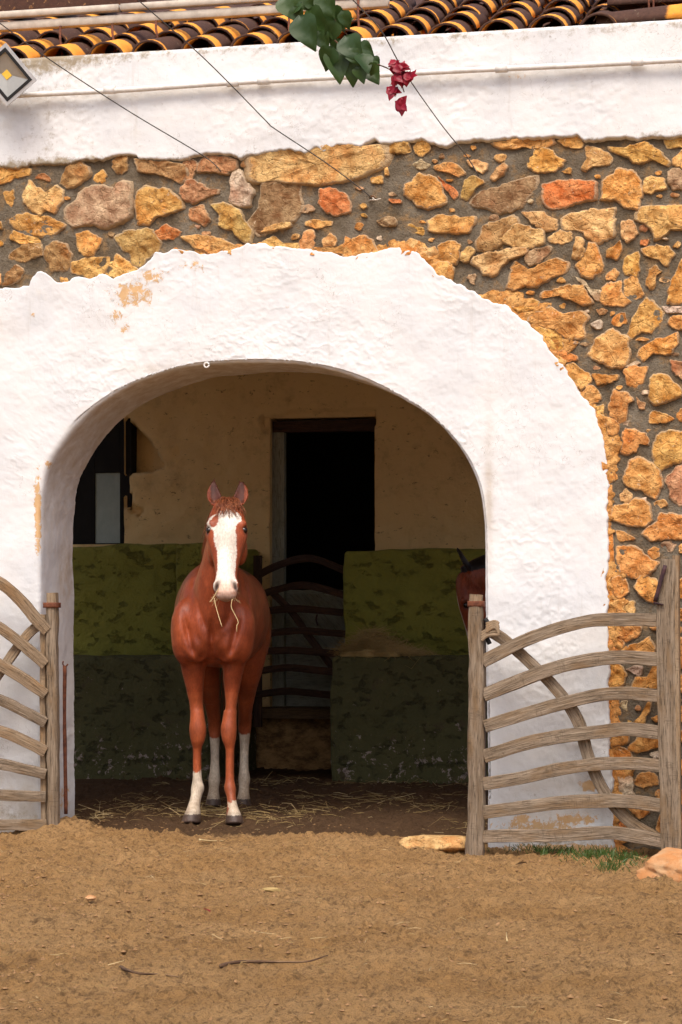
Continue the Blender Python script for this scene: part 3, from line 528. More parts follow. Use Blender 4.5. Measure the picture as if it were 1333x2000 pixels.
# --- stones traced from the photograph: (zoom origin x, y, zoom factor), colour code, outline
ZR = dict(A=(0, 290, 3.9206), B=(330, 270, 3.9206), C=(660, 260, 3.9206), D=(993, 260, 3.9206), E=(993, 520, 3.9206), F=(1133, 780, 6.25), G=(1133, 1080, 6.25), H=(1133, 1380, 5.555))
SC = dict(y=(0.74, 0.40, 0.095), o=(0.74, 0.33, 0.07), r=(0.66, 0.19, 0.04), p=(0.52, 0.25, 0.11), k=(0.46, 0.31, 0.18), w=(0.66, 0.55, 0.40), b=(0.27, 0.16, 0.075), d=(0.40, 0.21, 0.06), l=(0.78, 0.47, 0.17), g=(0.54, 0.34, 0.085))
ST = """
A y -30,150 60,140 150,150 235,155 235,205 130,235 50,265 -30,270
A p 250,200 340,195 400,230 390,262 330,240 260,230
A y 25,335 110,320 125,440 90,470 55,420
A l 235,240 290,300 360,340 430,285 480,330 470,410 420,490 350,470 320,505 220,460 185,380
A d 520,150 620,100 680,150 690,225 600,285 520,305 470,265
A y 730,195 790,165 830,215 800,270 725,250
A d 870,100 960,40 985,70 985,165 930,205 890,170
A d 1050,85 1150,95 1333,110 1420,130 1440,200 1380,270 1250,200 1070,180
A k 510,530 520,450 600,400 620,340 720,290 880,310 905,262 1005,280 1005,455 995,520 920,560 800,605 700,580 600,595
A y 1060,340 1130,300 1290,320 1390,400 1400,460 1200,520 1150,580 1070,575 1065,500 1040,420
A y 70,540 220,500 370,520 515,590 430,640 320,670 180,640 100,580
A y 110,630 180,660 310,685 310,725 190,740 80,695
A d 150,760 230,740 320,730 340,820 250,840 170,870 85,850 95,790
A d 350,760 440,710 520,745 550,800 545,900 470,945 400,940 350,840
A y 600,665 690,635 790,700 760,760 730,820 660,830 610,770
A y 560,880 680,830 860,840 820,930 740,1000 640,980 560,950
A l 820,900 900,820 990,860 1065,935 980,970 900,1000 810,960
A g 890,680 1000,620 1160,630 1230,720 1210,790 1120,840 1080,910 1020,890 1010,820 910,740
A r 1190,640 1290,590 1400,640 1330,690 1230,700
A d 75,950 120,905 195,945 150,1010 100,1040 20,1055 40,1010
A y -40,950 15,960 20,1040 -40,1060
A y 440,990 520,1000 525,1045 470,1050
A y -40,540 10,560 15,610 -40,620
B p 100,185 210,175 215,225 180,320 140,315 140,265 90,250
B p 235,190 300,135 430,140 510,165 515,230 440,270 330,260 230,260
B p 160,330 220,335 320,395 385,390 385,425 300,445 200,510 110,470 95,410
B w 480,300 545,245 590,330 645,400 625,530 540,525 470,490
B p 160,540 270,510 320,625 265,670 220,650 165,600
B g 335,520 440,505 550,570 585,640 630,700 630,780 580,795 510,740 480,705 390,670 395,590
B l 640,150 870,90 1000,110 1180,70 1333,50 1460,70 1640,60 1645,190 1580,240 1333,330 1160,360 1000,350 830,320 710,340 650,290
B b 720,380 780,300 830,330 1000,340 1010,560 940,640 700,730 610,650 690,540
B r 1160,400 1240,380 1350,430 1390,480 1380,560 1300,595 1220,570 1160,500
B y 100,760 230,740 400,770 525,830 470,885 330,890 220,850
B y 1050,640 1120,620 1255,640 1250,665 1140,690 1050,670
B l 730,790 820,755 880,810 1000,800 1000,850 900,850 730,830
B l 1040,720 1110,700 1130,760 1110,840 1010,850 1010,800
B l 1190,770 1250,730 1290,770 1280,830 1190,830
B l 950,730 1010,740 1005,770 950,770
B y 1120,840 1280,840 1420,760 1420,900 1333,890 1150,870
B p 245,715 330,715 330,745 260,745
B l 740,690 880,645 945,640 940,680 820,710 700,730
C y 370,120 440,75 540,75 560,150 480,160 390,165
C y 590,100 640,60 700,80 705,120 650,180 600,150
C y 730,255 860,225 930,245 970,310 925,340 860,300 760,285
C l 990,205 1060,210 1160,235 1110,315 1060,290 1010,260
C p 1270,230 1305,255 1290,310 1200,375 1165,345 1200,300
C g 965,360 1040,325 1125,385 1060,430 1000,520 945,480
C o 520,400 630,325 740,350 810,430 815,540 740,575 600,545 510,460
C r 770,330 800,360 900,430 930,480 890,515 850,460 810,410
C b 1010,540 1110,450 1200,420 1333,380 1420,350 1520,330 1510,420 1400,560 1333,600 1240,620 1140,570
C y 700,680 800,625 930,650 1040,640 1050,690 1000,760 860,770 710,750
C y 545,710 580,705 600,720 665,730 670,795 610,770 555,745
C l 505,850 560,805 620,840 600,890 530,895
C y 60,790 130,820 215,780 270,830 310,920 200,945 70,975 40,930
C l 610,890 750,865 780,950 700,980 620,920
C y 780,870 870,830 940,860 930,950 915,1000 860,1010 795,970
C y 720,1010 800,990 885,1020 885,1098 800,1110 720,1060
C l 945,910 1000,870 1050,900 1010,990 930,980
C d 1070,830 1130,720 1333,640 1380,690 1360,790 1240,860 1170,905 1080,890
C l 1050,950 1150,920 1300,890 1450,880 1440,930 1300,980 1220,1090 1130,1090 1090,1030 1030,990
C y 360,270 385,255 395,320 365,330
C r 380,500 480,510 490,540 420,540
D o -100,75 100,45 330,45 340,80 280,120 100,120 -60,125
D y 380,60 530,20 580,65 560,120 450,100
D y 150,190 240,110 320,130 430,215 400,250 350,295 220,305 150,250
D l 600,110 680,130 770,150 800,190 780,240 640,255 600,300 555,270 610,190
D y 790,110 900,120 1050,65 1110,100 1240,230 1210,255 1090,200 960,240 920,190 800,150
D y 1200,50 1300,35 1400,50 1400,115 1310,115 1210,115
D y 1270,200 1320,130 1420,130 1420,265 1330,270 1265,250
D r 270,400 430,365 655,375 655,510 560,520 440,565 350,580 280,530
D o 740,370 850,280 950,290 1010,350 1020,460 990,590 890,555 820,510 730,500
D l 1030,355 1100,335 1195,350 1210,425 1110,465 1030,455
D k 1230,300 1290,280 1380,300 1380,420 1260,430 1225,370
D l 110,610 250,605 380,670 365,740 280,745 190,690
D l 430,670 480,620 600,605 700,600 800,580 815,680 800,780 680,840 600,800 560,750 450,740
D l 980,660 1030,570 1333,565 1420,565 1420,760 1250,730 1220,770 1130,810 1110,720 1040,690
D l 870,680 950,670 990,760 960,810 900,840 870,760
D l -60,820 60,690 130,710 270,750 260,850 180,880 60,880
D l 310,800 400,750 500,770 480,830 420,860 330,845
D l 515,790 585,810 590,900 560,970 490,960 505,880
D k 140,910 320,870 320,920 250,980 170,1020 130,970
D y 770,890 860,820 875,900 830,970 750,950
D o 620,860 680,870 725,960 720,1060 650,1110 560,1090 535,1010 590,930
D y 1030,890 1120,865 1230,870 1275,930 1210,1030 1150,970 1060,940
D y 890,950 990,910 1010,990 990,1098 890,1090
D o 30,1070 60,980 160,1050 280,990 370,960 445,1000 430,1070 330,1110 220,1180 160,1160 60,1200 0,1180
D y 1080,1040 1130,1020 1185,1060 1130,1090 1130,1190 1090,1210 1050,1160
D o 1290,1060 1333,980 1420,980 1420,1300 1220,1300 1230,1200 1265,1110
D y 1250,880 1300,820 1333,860 1300,890
D r 1010,820 1070,820 1050,860 1015,855
E l 750,80 810,20 845,60 825,115 760,100
E o 260,200 460,150 570,145 600,200 640,280 570,305 480,260 370,220 270,250
E w 510,90 590,110 640,190 700,180 705,280 660,260 605,170
E o 720,200 760,130 870,130 880,230 940,270 880,310 780,290 720,290
E y 890,110 980,70 1010,150 1045,220 960,255 890,220
E y 970,380 1060,250 1190,350 1170,430 1090,500 1010,510 940,560 915,530
E o 790,430 830,370 890,355 910,430 850,460
E o 200,360 350,330 420,370 560,350 600,400 570,450 570,540 440,550 350,485 280,470 160,430
E y 200,470 350,495 420,560 405,640 330,640 260,560
E y 610,680 720,520 800,495 850,530 920,550 925,700 860,770 760,775 680,720
E o 1010,640 1100,570 1210,550 1290,510 1310,590 1230,680 1120,660 1050,725 1000,680
E o 1240,390 1400,370 1420,470 1310,485 1230,440
E w 1180,310 1333,310 1420,315 1420,350 1230,360
E o 880,800 960,770 1060,770 1040,890 970,940 910,890
E w 870,780 980,720 1020,745 950,765
E y 1090,850 1190,830 1310,930 1320,980 1220,1030 1130,1060 1080,1010 1095,920
E p 1240,720 1333,730 1420,760 1420,880 1330,860 1260,790
E o 340,660 420,645 530,690 520,720 400,740
E y 430,775 500,745 630,820 630,895 560,950 500,880
E o 645,830 840,830 840,870 760,900 680,915
E y 570,970 640,905 700,950 710,1020 640,1060
E o 770,1060 810,960 930,980 970,1030 910,1060 900,1180 840,1220 790,1180
E p 980,1000 1050,1050 1050,1100 1000,1110
E y 640,1070 730,1060 740,1190 690,1190
E y 0,310 100,310 200,260 240,270 230,330 90,355
F y 850,220 900,140 1050,170 1140,240 1030,290 920,305 850,270
F o 1150,190 1250,110 1320,130 1320,260 1210,265
F o 520,480 560,350 650,380 740,410 830,440 840,570 720,540 690,640 560,670 500,640
F w 490,290 640,255 720,330 600,330
F y 920,540 960,440 1090,380 1250,400 1330,450 1330,740 1150,770 1000,850 910,780
F y 540,950 590,840 640,750 740,735 830,770 960,850 1000,1000 1010,1050 910,1200 770,1120 640,1070 545,1020
F p 1030,980 1190,850 1330,780 1330,1250 1210,1290 1110,1180 1100,1090
F y 920,1250 990,1210 1060,1240 1080,1290 990,1320 920,1290
F l 490,1150 560,1080 630,1130 640,1220 590,1270 500,1250
F w 700,1190 810,1200 810,1250 730,1240
F o 400,1310 600,1290 660,1220 850,1290 860,1480 800,1550 640,1550 560,1530 410,1450
F o 830,1570 970,1490 970,1400 1100,1400 1250,1440 1330,1440 1330,1700 1110,1700 900,1720 770,1640
F o 440,1600 560,1630 680,1690 640,1720 500,1720
F k 990,1770 1070,1720 1160,1770 1110,1860 1030,1850
F o 830,1880 900,1800 980,1830 980,1920 900,1940
F o 460,1950 480,1800 650,1810 770,1870 860,1960 960,1990 900,2060 780,2150 640,2190 500,2100
F y 190,170 290,190 320,420 330,560 320,600 270,540 230,380
F y 320,610 425,640 435,980 350,1030 330,800
F o 335,1045 400,1060 395,1300 380,1590 325,1580 325,1300
F o 325,1600 395,1610 415,1800 435,2080 335,2080
F o 320,220 440,250 480,330 450,420 350,440
F w 370,500 440,440 480,470 430,560 390,590
F o 1220,1790 1330,1740 1330,1880 1220,1880
G o 320,190 385,190 380,440 425,560 430,900 330,890
G o 395,340 460,280 550,330 590,480 500,560 420,540
G y 670,420 740,290 820,270 960,350 1000,560 870,590 740,520
G l 480,650 510,590 660,590 700,680 650,740 470,740
G o 1170,340 1330,310 1330,550 1190,540
G o 1180,680 1330,680 1330,830 1170,830
G o 340,910 420,900 450,980 530,1100 500,1220 360,1230
G o 480,920 600,890 740,900 740,990 620,1080 545,1095 490,1040
G o 550,1210 620,1130 760,1080 840,1030 910,1150 920,1220 740,1240
G o 860,910 960,890 1000,940 890,940
G o 1190,1050 1330,1050 1330,1400 1190,1380
G o 350,1260 440,1300 560,1480 530,1620 360,1640
G o 640,1600 690,1510 820,1520 900,1380 1000,1380 1000,1660 640,1660
G w 560,1420 650,1370 760,1400 720,1500 640,1460
G o 1190,1480 1330,1500 1330,1700 1190,1690
G o 355,1660 460,1680 500,1960 500,2080 380,2100
G w 500,1840 590,1800 570,1980 510,1950
G o 640,2080 740,1980 820,1830 870,1820 860,1920 780,2080 620,2180 520,2170 520,2130
G o 1190,1880 1330,1870 1330,1960 1190,1960
H o 345,180 500,200 525,380 450,420 345,430
H o 540,440 620,330 760,330 860,360 860,450 730,460 640,490 550,470
H o 345,440 460,430 550,490 550,640 345,640
H w 750,500 860,480 880,540 820,580 760,550
H o 590,830 640,720 760,700 850,740 850,850 740,870 690,900
H w 420,780 500,740 580,800 570,900 600,960 450,960
H o 345,680 400,770 440,870 420,920 360,850
H o 820,910 880,890 890,1000 820,980
H o 510,1080 620,1080 760,1120 700,1200 640,1220 570,1160
H o 830,1320 880,1180 960,1180 960,1400 880,1390
H o 1060,1180 1200,1150 1200,1420 1070,1420
H r 400,1230 440,1200 560,1320 420,1310
H o 1070,260 1200,270 1200,380 1090,370
H o 1090,900 1200,880 1200,1080 1090,1060
H o 1060,80 1200,75 1200,170 1060,170
H o 1100,580 1200,560 1200,760 1100,740
"""
stone_polys = []
for line in ST.strip().split('\n'):
    zr, cc_, *pts = line.split(); ox, oy, k = ZR[zr]
    stone_polys.append((cc_, [(ox + float(a.split(',')[0]) / k, oy + float(a.split(',')[1]) / k) for a in pts]))
def stone_mesh(P, H, seed, rough=1.0):
    """rough broken stone face from an outline (m, x-z), standing out towards -y"""
    r_ = np.random.default_rng(seed)
    per = np.vstack([P, P[:1]]); L = np.linalg.norm(np.diff(per, axis=0), axis=1).sum()
    n = int(np.clip(L / 0.011, 16, 64)); q = resample(per, n * 2 + 1)[:-1]
    q = np.stack([np.convolve(np.r_[q[-1:, k], q[:, k], q[:1, k]], np.ones(3) / 3, 'valid') for k in (0, 1)], 1)[::2][:n]
    c = q.mean(0); d = q - c; r = np.linalg.norm(d, axis=1); pj = np.stack([q[:, 0], 0 * r, q[:, 1]], 1) + seed
    q = c + d * (1.12 + (fbm(pj, 22, 2, seed) * 0.010 + fbm(pj, 70, 2, seed + 7) * 0.009) / np.maximum(r, 0.025)[:]).reshape(-1, 1)
    fr = [1.06, 1.0, 0.965, 0.91, 0.82, 0.70, 0.54, 0.36, 0.17]; hh = [-0.02, 0.25, 0.66, 0.88, 0.97, 1.0, 1.0, 1.0, 1.0]
    R_ = r.max(); fac = [(r_.uniform(.75, 1.15), r_.uniform(0, 6.28), r_.uniform(.1, .6)) for _ in range(5)]
    V = []; rim = []
    for f, h in zip(fr, hh):
        w = c + (q - c) * f; p = np.stack([w[:, 0], 0 * w[:, 0], w[:, 1]], 1); dd = (w - c) / R_
        y = np.full(n, H * h)
        for a0, th, sl in fac: y = np.minimum(y, H * (a0 + sl * (dd[:, 0] * math.cos(th) + dd[:, 1] * math.sin(th))) * min(1, h * 1.2))
        y = np.maximum(y, H * .12) + (0.013 * fbm(p + seed * 2.1, 14, 3, seed + 1) + 0.010 * fbm(p + seed, 42, 2, seed + 2)) * rough * min(1, max(h, 0)) * min(1, H / 0.02 + 0.25)
        p[:, 1] = -y if h >= 0 else 0.02
        V.append(p); rim.append(np.full(n, max(0, (f - 0.7) / 0.3)))
    cpt = np.array([[c[0], V[-1][:, 1].mean(), c[1]]]); V = np.vstack(V + [cpt]); rim = np.r_[np.concatenate(rim), 0]
    k = len(fr); Fc = []
    for a in range(k - 1):
        for j in range(n): Fc.append([a * n + j, a * n + (j + 1) % n, (a + 1) * n + (j + 1) % n, (a + 1) * n + j])
    for j in range(n): Fc.append([(k - 1) * n + j, (k - 1) * n + (j + 1) % n, k * n])
    return V, Fc, rim
placed = []
def put_stone(cc_, pts, i):
    W3 = to_wall(pts); P = W3[:, [0, 2]]
    a = 0.5 * np.sum(P[:, 0] * np.roll(P[:, 1], -1) - np.roll(P[:, 0], -1) * P[:, 1])
    if a < 0: P = P[::-1]
    a = abs(a); H = float(np.clip(0.012 + 0.10 * math.sqrt(a), 0.013, 0.036)) * rng.uniform(0.75, 1.15)
    if cc_ == 'b': H *= 0.6
    V, Fc, rim = stone_mesh(P, H, i + 1, 0.5 if cc_ == 'b' else 1.0)
    c = np.array([P[:, 0].mean(), 0, P[:, 1].mean()])
    o = mk('stone', V, Fc, M['stone'], front, {'rim': rim}, origin=c)
    base = np.array(SC[cc_]) * rng.uniform(0.86, 1.1); base = base * np.array([1, rng.uniform(0.93, 1.07), rng.uniform(0.85, 1.2)])
    o.color = (*np.clip(base, 0, 0.88), 1)
for i, (cc_, pts) in enumerate(stone_polys):
    put_stone(cc_, pts, i); P = np.array(pts); placed.append((P[:, 0].mean(), P[:, 1].mean(), P))
# small fill stones wherever rubble shows between the traced ones, and on past the frame
out_poly = np.array([(x, y) for s_ in seg for x, y in s_[1]] + [(956, 1700)] + [(-420, 1700)])
lowp = np.array(low, float); cnt = 0; small = []
for tries in range(5200):
    far = tries > 3400
    if far: x, y = (rng.uniform(1345, 1560), rng.uniform(275, 1640)) if rng.random() < 0.8 else (rng.uniform(-330, -15), rng.uniform(330, 565))
    else: x, y = rng.uniform(-10, 1345), rng.uniform(275, 1640)
    r = rng.uniform(20, 46) if far else rng.choice([7, 9, 12, 16, 20])
    if y < np.interp(x, lowp[:, 0], lowp[:, 1]) + r + 2: continue
    if inpoly(np.array([x, x - r, x + r, x, x]), np.array([y, y, y, y - r, y + r]), out_poly).any(): continue
    gap = 4 if far else 0.0
    if any(math.hypot(x - a, y - b) < r + c + gap for a, b, c in small): continue
    bad = False
    th = np.arange(8) * math.pi / 4; sx = x + np.cos(th) * (r + gap); sy = y + np.sin(th) * (r + gap)
    for a, b, P in placed:
        if abs(a - x) < 90 and abs(b - y) < 80:
            if inpoly(np.r_[x, sx], np.r_[y, sy], P).any() or (np.hypot(P[:, 0] - x, P[:, 1] - y).min() < r + gap): bad = True; break
    if bad: continue
    small.append((x, y, r))
    if not far and cnt > 80: continue
    cnt += not far
    n = 8; ph = rng.uniform(0, 6); el = rng.uniform(0.4, 0.9)
    pts = [(x + r * rng.uniform(.55, 1.2) * math.cos(ph + k * 2 * math.pi / n), y + el * r * rng.uniform(.55, 1.2) * math.sin(ph + k * 2 * math.pi / n)) for k in range(n)]
    put_stone(rng.choice(list('ooyylpwk')), pts, 500 + tries)

# ragged orange undercoat showing beyond the plaster's edge
ii = np.where((outr[:, 0] > 300) & (np.arange(len(outr)) > len(outr) * 0.3))[0]; pe = O3[ii]; de = dn[ii]
xr = outr[ii, 0]; wd_ = np.interp(xr, [300, 500, 760, 860, 1000, 1100, 1180, 1200], [.015, .025, .02, .055, .05, .075, .055, .055]) * np.clip(1 + 2.6 * fbm(pe, 6, 3, 801) + .9 * fbm(pe, 34, 2, 803), .05, 3.2)
tv = np.linspace(-.02, 1, 11); st_ = pe[:, None] + de[:, None] * np.where(tv < 0, -.02, tv[None] * wd_[:, None])[..., None]
st_[..., 1] = -.019 + .012 * np.clip(tv, 0, 1)[None] - .014 * fbm(st_, 14, 3, 811) - .012 * fbm(st_, 48, 2, 815); st_[:, -1, 1] = .016
uo = mk('undercoat_edge', st_.reshape(-1, 3), gridf(len(ii), 11), M['stone'], stable, {'rim': 0 * st_[..., 0].ravel()}); uo.color = (0.66, 0.32, 0.075, 1); uo['label'] = 'ragged orange undercoat along the edge of the white plaster'
# --- interior walls
BY = 4.7                                    # back wall plane
def P_(px, py, Y): return U(px, py, Y)
dl, dr = P_(527, 1000, BY)[0], P_(733, 1000, BY)[0]; dt, db = P_(630, 815, BY)[2], P_(630, 1384, BY)[2]
wl, wr = P_(118, 900, BY)[0], P_(243, 900, BY)[0]; wt, wb = P_(190, 770, BY)[2], P_(190, 1063, BY)[2]
def lines(a, b, step, extra):
    v = list(np.arange(a, b, step)) + [b]; v = [q for q in v if all(abs(q - e) > step * 0.6 for e in extra)] + list(extra); return np.array(sorted(v))
bx = lines(-5.9, 5.5, 0.022, [dl, dr, wl, wr]); bz_ = lines(-0.1, 3.25, 0.022, [dt, db, wt, wb])
A, B = np.meshgrid(bx, bz_, indexing='ij'); Q = np.stack([A, 0 * A + BY, B], -1)
dis = 0.026 * fbm(Q, 1.6, 3, 600) + 0.018 * fbm(Q, 5, 3, 610) + 0.010 * fbm(Q, 16, 3, 620)
qx, qz = PX(Q.reshape(-1, 3)); qx = qx.reshape(A.shape); qz = qz.reshape(A.shape)
niche = inpoly(qx, qz, [(247, 818), (262, 830), (290, 858), (308, 885), (322, 914), (290, 922), (247, 926)])
dis = dis - 0.16 * niche
crack = inpoly(qx, qz, [(236, 926), (252, 930), (258, 985), (282, 1000), (272, 1008), (246, 990)]); dis = dis - 0.05 * crack
chip_ = inpoly(qx, qz, [(510, 818), (560, 808), (640, 806), (660, 800), (690, 803), (733, 800), (737, 830), (527, 840), (512, 828)]); dis = dis - 0.04 * chip_
Q[..., 1] = BY - dis
fq = gridf(len(bx), len(bz_)); fx = A.ravel()[fq].mean(1); fz = B.ravel()[fq].mean(1)
hole = ((fx > dl) & (fx < dr) & (fz > db) & (fz < dt)) | ((fx > wl) & (fx < wr) & (fz > wb) & (fz < wt))
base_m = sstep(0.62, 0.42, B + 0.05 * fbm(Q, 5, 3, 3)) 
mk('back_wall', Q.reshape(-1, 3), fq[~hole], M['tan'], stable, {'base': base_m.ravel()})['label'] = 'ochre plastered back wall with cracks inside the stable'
def wallgrid(name, o, u, v, nu, nv, mat, amp=0.02, flip=False):
    a, b = np.meshgrid(np.linspace(0, 1, nu), np.linspace(0, 1, nv), indexing='ij')
    o, u, v = map(lambda t: np.asarray(t, float), (o, u, v)); q = o + a[..., None] * u + b[..., None] * v
    n = np.cross(u, v); n /= np.linalg.norm(n); q = q + n * (amp * fbm(q, 2.0, 3, 70))[..., None]
    f = gridf(nu, nv); return mk(name, q.reshape(-1, 3), f[:, ::-1] if flip else f, mat, stable, {k_: np.zeros(nu * nv) for k_ in ('base', 'peel', 'dirt', 'tint')})
zer = lambda v: {k_: np.zeros(len(v)) for k_ in ('peel', 'dirt', 'tint', 'base')}
for x0 in (2.5, -5.5):                       # unseen openings either side, added to let daylight into the stable
    for xa in (x0 - .04, x0 + 2.36):
        v, f, a = box((xa, -.01, -.3), (xa + .08, 0.5, 2.54), 0.1, .006); mk('added_opening_jamb', v, f, M['plaster'], stable, zer(v))
    v, f, a = box((x0 - .04, -.01, 2.47), (x0 + 2.44, 0.5, 2.55), 0.1, .006); mk('added_opening_head', v, f, M['plaster'], stable, zer(v))
wallgrid('side_wall', (-5.8, 0.2, -0.1), (0, 4.6, 0), (0, 0, 3.4), 60, 40, M['plaster'])
wallgrid('side_wall', (5.4, 0.2, -0.1), (0, 4.6, 0), (0, 0, 3.4), 60, 40, M['plaster'], flip=True)
V_, F_, A_ = box((-3.6, 0.1, 3.12), (2.15, 4.9, 3.2), 0.6); mk('ceiling', V_, F_, M['plaster'], stable, zer(V_))  # stops short so the unseen side bays stay unroofed and admit daylight
# door and window reveals and rooms behind, whose darkness is painted near-black
def recess(name, x0, x1, z0, z1, y0, y1, mat, room):
    parts = []
    t = 0.05
    parts.append(box((x0 - t, y0, z0 - t), (x0, y1, z1 + t), 0.2, 0.004)); parts.append(box((x1, y0, z0 - t), (x1 + t, y1, z1 + t), 0.2, 0.004))
    parts.append(box((x0, y0, z1), (x1, y1, z1 + t), 0.2, 0.004)); parts.append(box((x0, y0, z0 - t), (x1, y1, z0), 0.2, 0.004))
    v, f, a = merge(parts); mk(name, v, f, mat, stable, {'base': np.zeros(len(v))})
    if room:
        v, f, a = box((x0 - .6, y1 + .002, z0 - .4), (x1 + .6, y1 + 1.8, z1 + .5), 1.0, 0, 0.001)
        n = f.shape[0]; c = v[f].mean(1); k = ~((c[:, 1] < y1 + .02)); mk('painted_dark_room', v, f[k][:, ::-1], M['black'], stable)
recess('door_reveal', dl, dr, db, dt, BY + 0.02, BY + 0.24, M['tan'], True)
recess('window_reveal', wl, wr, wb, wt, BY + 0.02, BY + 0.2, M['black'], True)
# door: frame, half door of slanting boards, sill
door = add('door', mesh('door', *box(np.array([P_(533, 1000, 4.79)[0], 4.79, db]), np.array([P_(556, 1000, 4.79)[0], 4.85, dt - .02]), 0.1, 0.002)[:2], M['door_paint'], {'gr': np.zeros((1, 3))} if False else None), stable)
bpy.data.objects.remove(door)
v, f, a = box(np.array([P_(533, 1000, 4.79)[0], 4.77, db]), np.array([P_(557, 1000, 4.79)[0], 4.84, dt - .05]), 0.1, 0.002, 0.006)
door = mk('door_frame', v, f, M['door_paint'], stable, a); door['label'] = 'grey green wooden door post'
v, f, a = box(np.array([dl + .003, 4.76, dt - .10]), np.array([dr - .003, 4.86, dt - .012]), 0.1, 0.004, 0.008); mk('lintel', v, f, M['wood_dark'], door, {'gr': v})
hx0, hx1 = P_(558, 1200, 4.83)[0], dr - .01; hz0, hz1 = db + .01, P_(600, 1152, 4.83)[2]
v, f, a = box((hx0, 4.845, hz0), (hx1, 4.865, hz1), 0.2, 0, 0.003); half = mk('half_door', v, f, M['door_paint'], stable, {'gr': v}); half['label'] = 'closed lower half of a grey door with slanting boards'
def clip_rect(P, x0, x1, z0, z1):
    for ax, lim, sg in ((0, x0, 1), (0, x1, -1), (1, z0, 1), (1, z1, -1)):
        o = []
        for i in range(len(P)):
            a, b = P[i - 1], P[i]; ia, ib = (a[ax] - lim) * sg >= 0, (b[ax] - lim) * sg >= 0
            if ia != ib: t = (lim - a[ax]) / (b[ax] - a[ax]); o.append((a[0] + t * (b[0] - a[0]), a[1] + t * (b[1] - a[1])))
            if ib: o.append(b)
        P = o
        if not P: return []
    return P
step = 0.105
for k in range(-1, 18):
    c = hx0 - 0.2 + k * step
    P = [(c, hz1 + .0), (c + step - .007, hz1), (c + step - .007 + (hz1 - hz0) * 1.0, hz0), (c + (hz1 - hz0) * 1.0, hz0)]
    P = clip_rect(P, hx0 + .035, hx1 - .003, hz0 + .02, hz1 - .03)
    if len(P) < 3: continue
    n = len(P); y0, y1 = 4.847, 4.828
    vv = np.array([(x, y1, z) for x, z in P] + [(x, y0, z) for x, z in P]); ff = [list(range(n)), list(range(n, 2 * n))[::-1]] + [[i, i + n, (i + 1) % n + n, (i + 1) % n] for i in range(n)]
    mk('plank', vv, ff, M['door_paint'], half, {'gr': np.stack([vv[:, 0] - vv[:, 2], vv[:, 0] + vv[:, 2], vv[:, 1]], 1) + k}, smooth=False)
s0, s1 = P_(498, 1390, 4.55), P_(760, 1406, 4.55)
v, f, a = box((s0[0], 4.5, s1[2]), (s1[0], 4.8, P_(600, 1382, 4.55)[2]), 0.08, 0.006, 0.015, 4); mk('door_sill', v, f, M['wood_sill'], stable, {'gr': v}); 
# left window: dark frame and dusty pane
fw = 0.03
v, f, a = merge([box((wl, 4.76, wb), (P_(187, 1000, 4.78)[0], 4.80, wt), .3, 0, .004), box((P_(236, 1000, 4.78)[0], 4.76, wb), (wr, 4.80, wt), .3, 0, .004),
                 box((P_(187, 1000, 4.78)[0], 4.76, P_(200, 924, 4.78)[2]), (P_(236, 1000, 4.78)[0], 4.80, wt), .3, 0, .004),
                 box((P_(187, 1000, 4.78)[0], 4.76, wb), (P_(236, 1000, 4.78)[0], 4.80, wb + .01), .3, 0, .004)])
win = mk('window_frame', v, f, M['black'], stable, a); win['label'] = 'dark window frame with one dusty pane'
v, f, a = box((P_(187, 1000, 4.78)[0], 4.775, wb + .01), (P_(236, 1000, 4.78)[0], 4.785, P_(200, 924, 4.78)[2]), .3, 0, .001); mk('pane', v, f, M['glass'], win)

# --- roof: boarding, barrel tiles
PIT = R(22); ZE = 4.025
def roofp(x, d, h=0.0):        # d along slope from the eave, h off the boards
    return np.array([x, 0.0 + d * math.cos(PIT) - h * math.sin(PIT), ZE + d * math.sin(PIT) + h * math.cos(PIT)])
rc = [roofp(-3.6, 0.05, -0.01), roofp(2.15, 0.05, -0.01), roofp(2.15, 5.6, -0.01), roofp(-3.6, 5.6, -0.01)]  # roof ends out of view, leaving side bays open to light the inside
vv = np.array(rc + [p + np.array([0, 0.02, -0.06]) for p in rc]); roof = mk('roof', vv, [[0, 1, 2, 3], [7, 6, 5, 4], [0, 4, 5, 1], [1, 5, 6, 2], [2, 6, 7, 3], [3, 7, 4, 0]], M['tile'], stable, {'gr': np.full((8, 3), 0.3)}, smooth=False)
roof['label'] = 'blackened barrel tile roof with clean orange tile ends'
for xg in (-3.56, 2.11):
    pa, pb = roofp(xg, .1, -.09), roofp(xg, 5.2, -.09); vv = np.array([(x, *p) for x in (xg - .04, xg + .04) for p in ((pa[1], 3.15), (pb[1], 3.15), (pb[1], pb[2]), (pa[1], pa[2]))])
    mk('gable', vv, [[0, 1, 2, 3], [7, 6, 5, 4], [0, 4, 5, 1], [1, 5, 6, 2], [2, 6, 7, 3], [3, 7, 4, 0]], M['plaster'], stable, zer(vv), smooth=False)
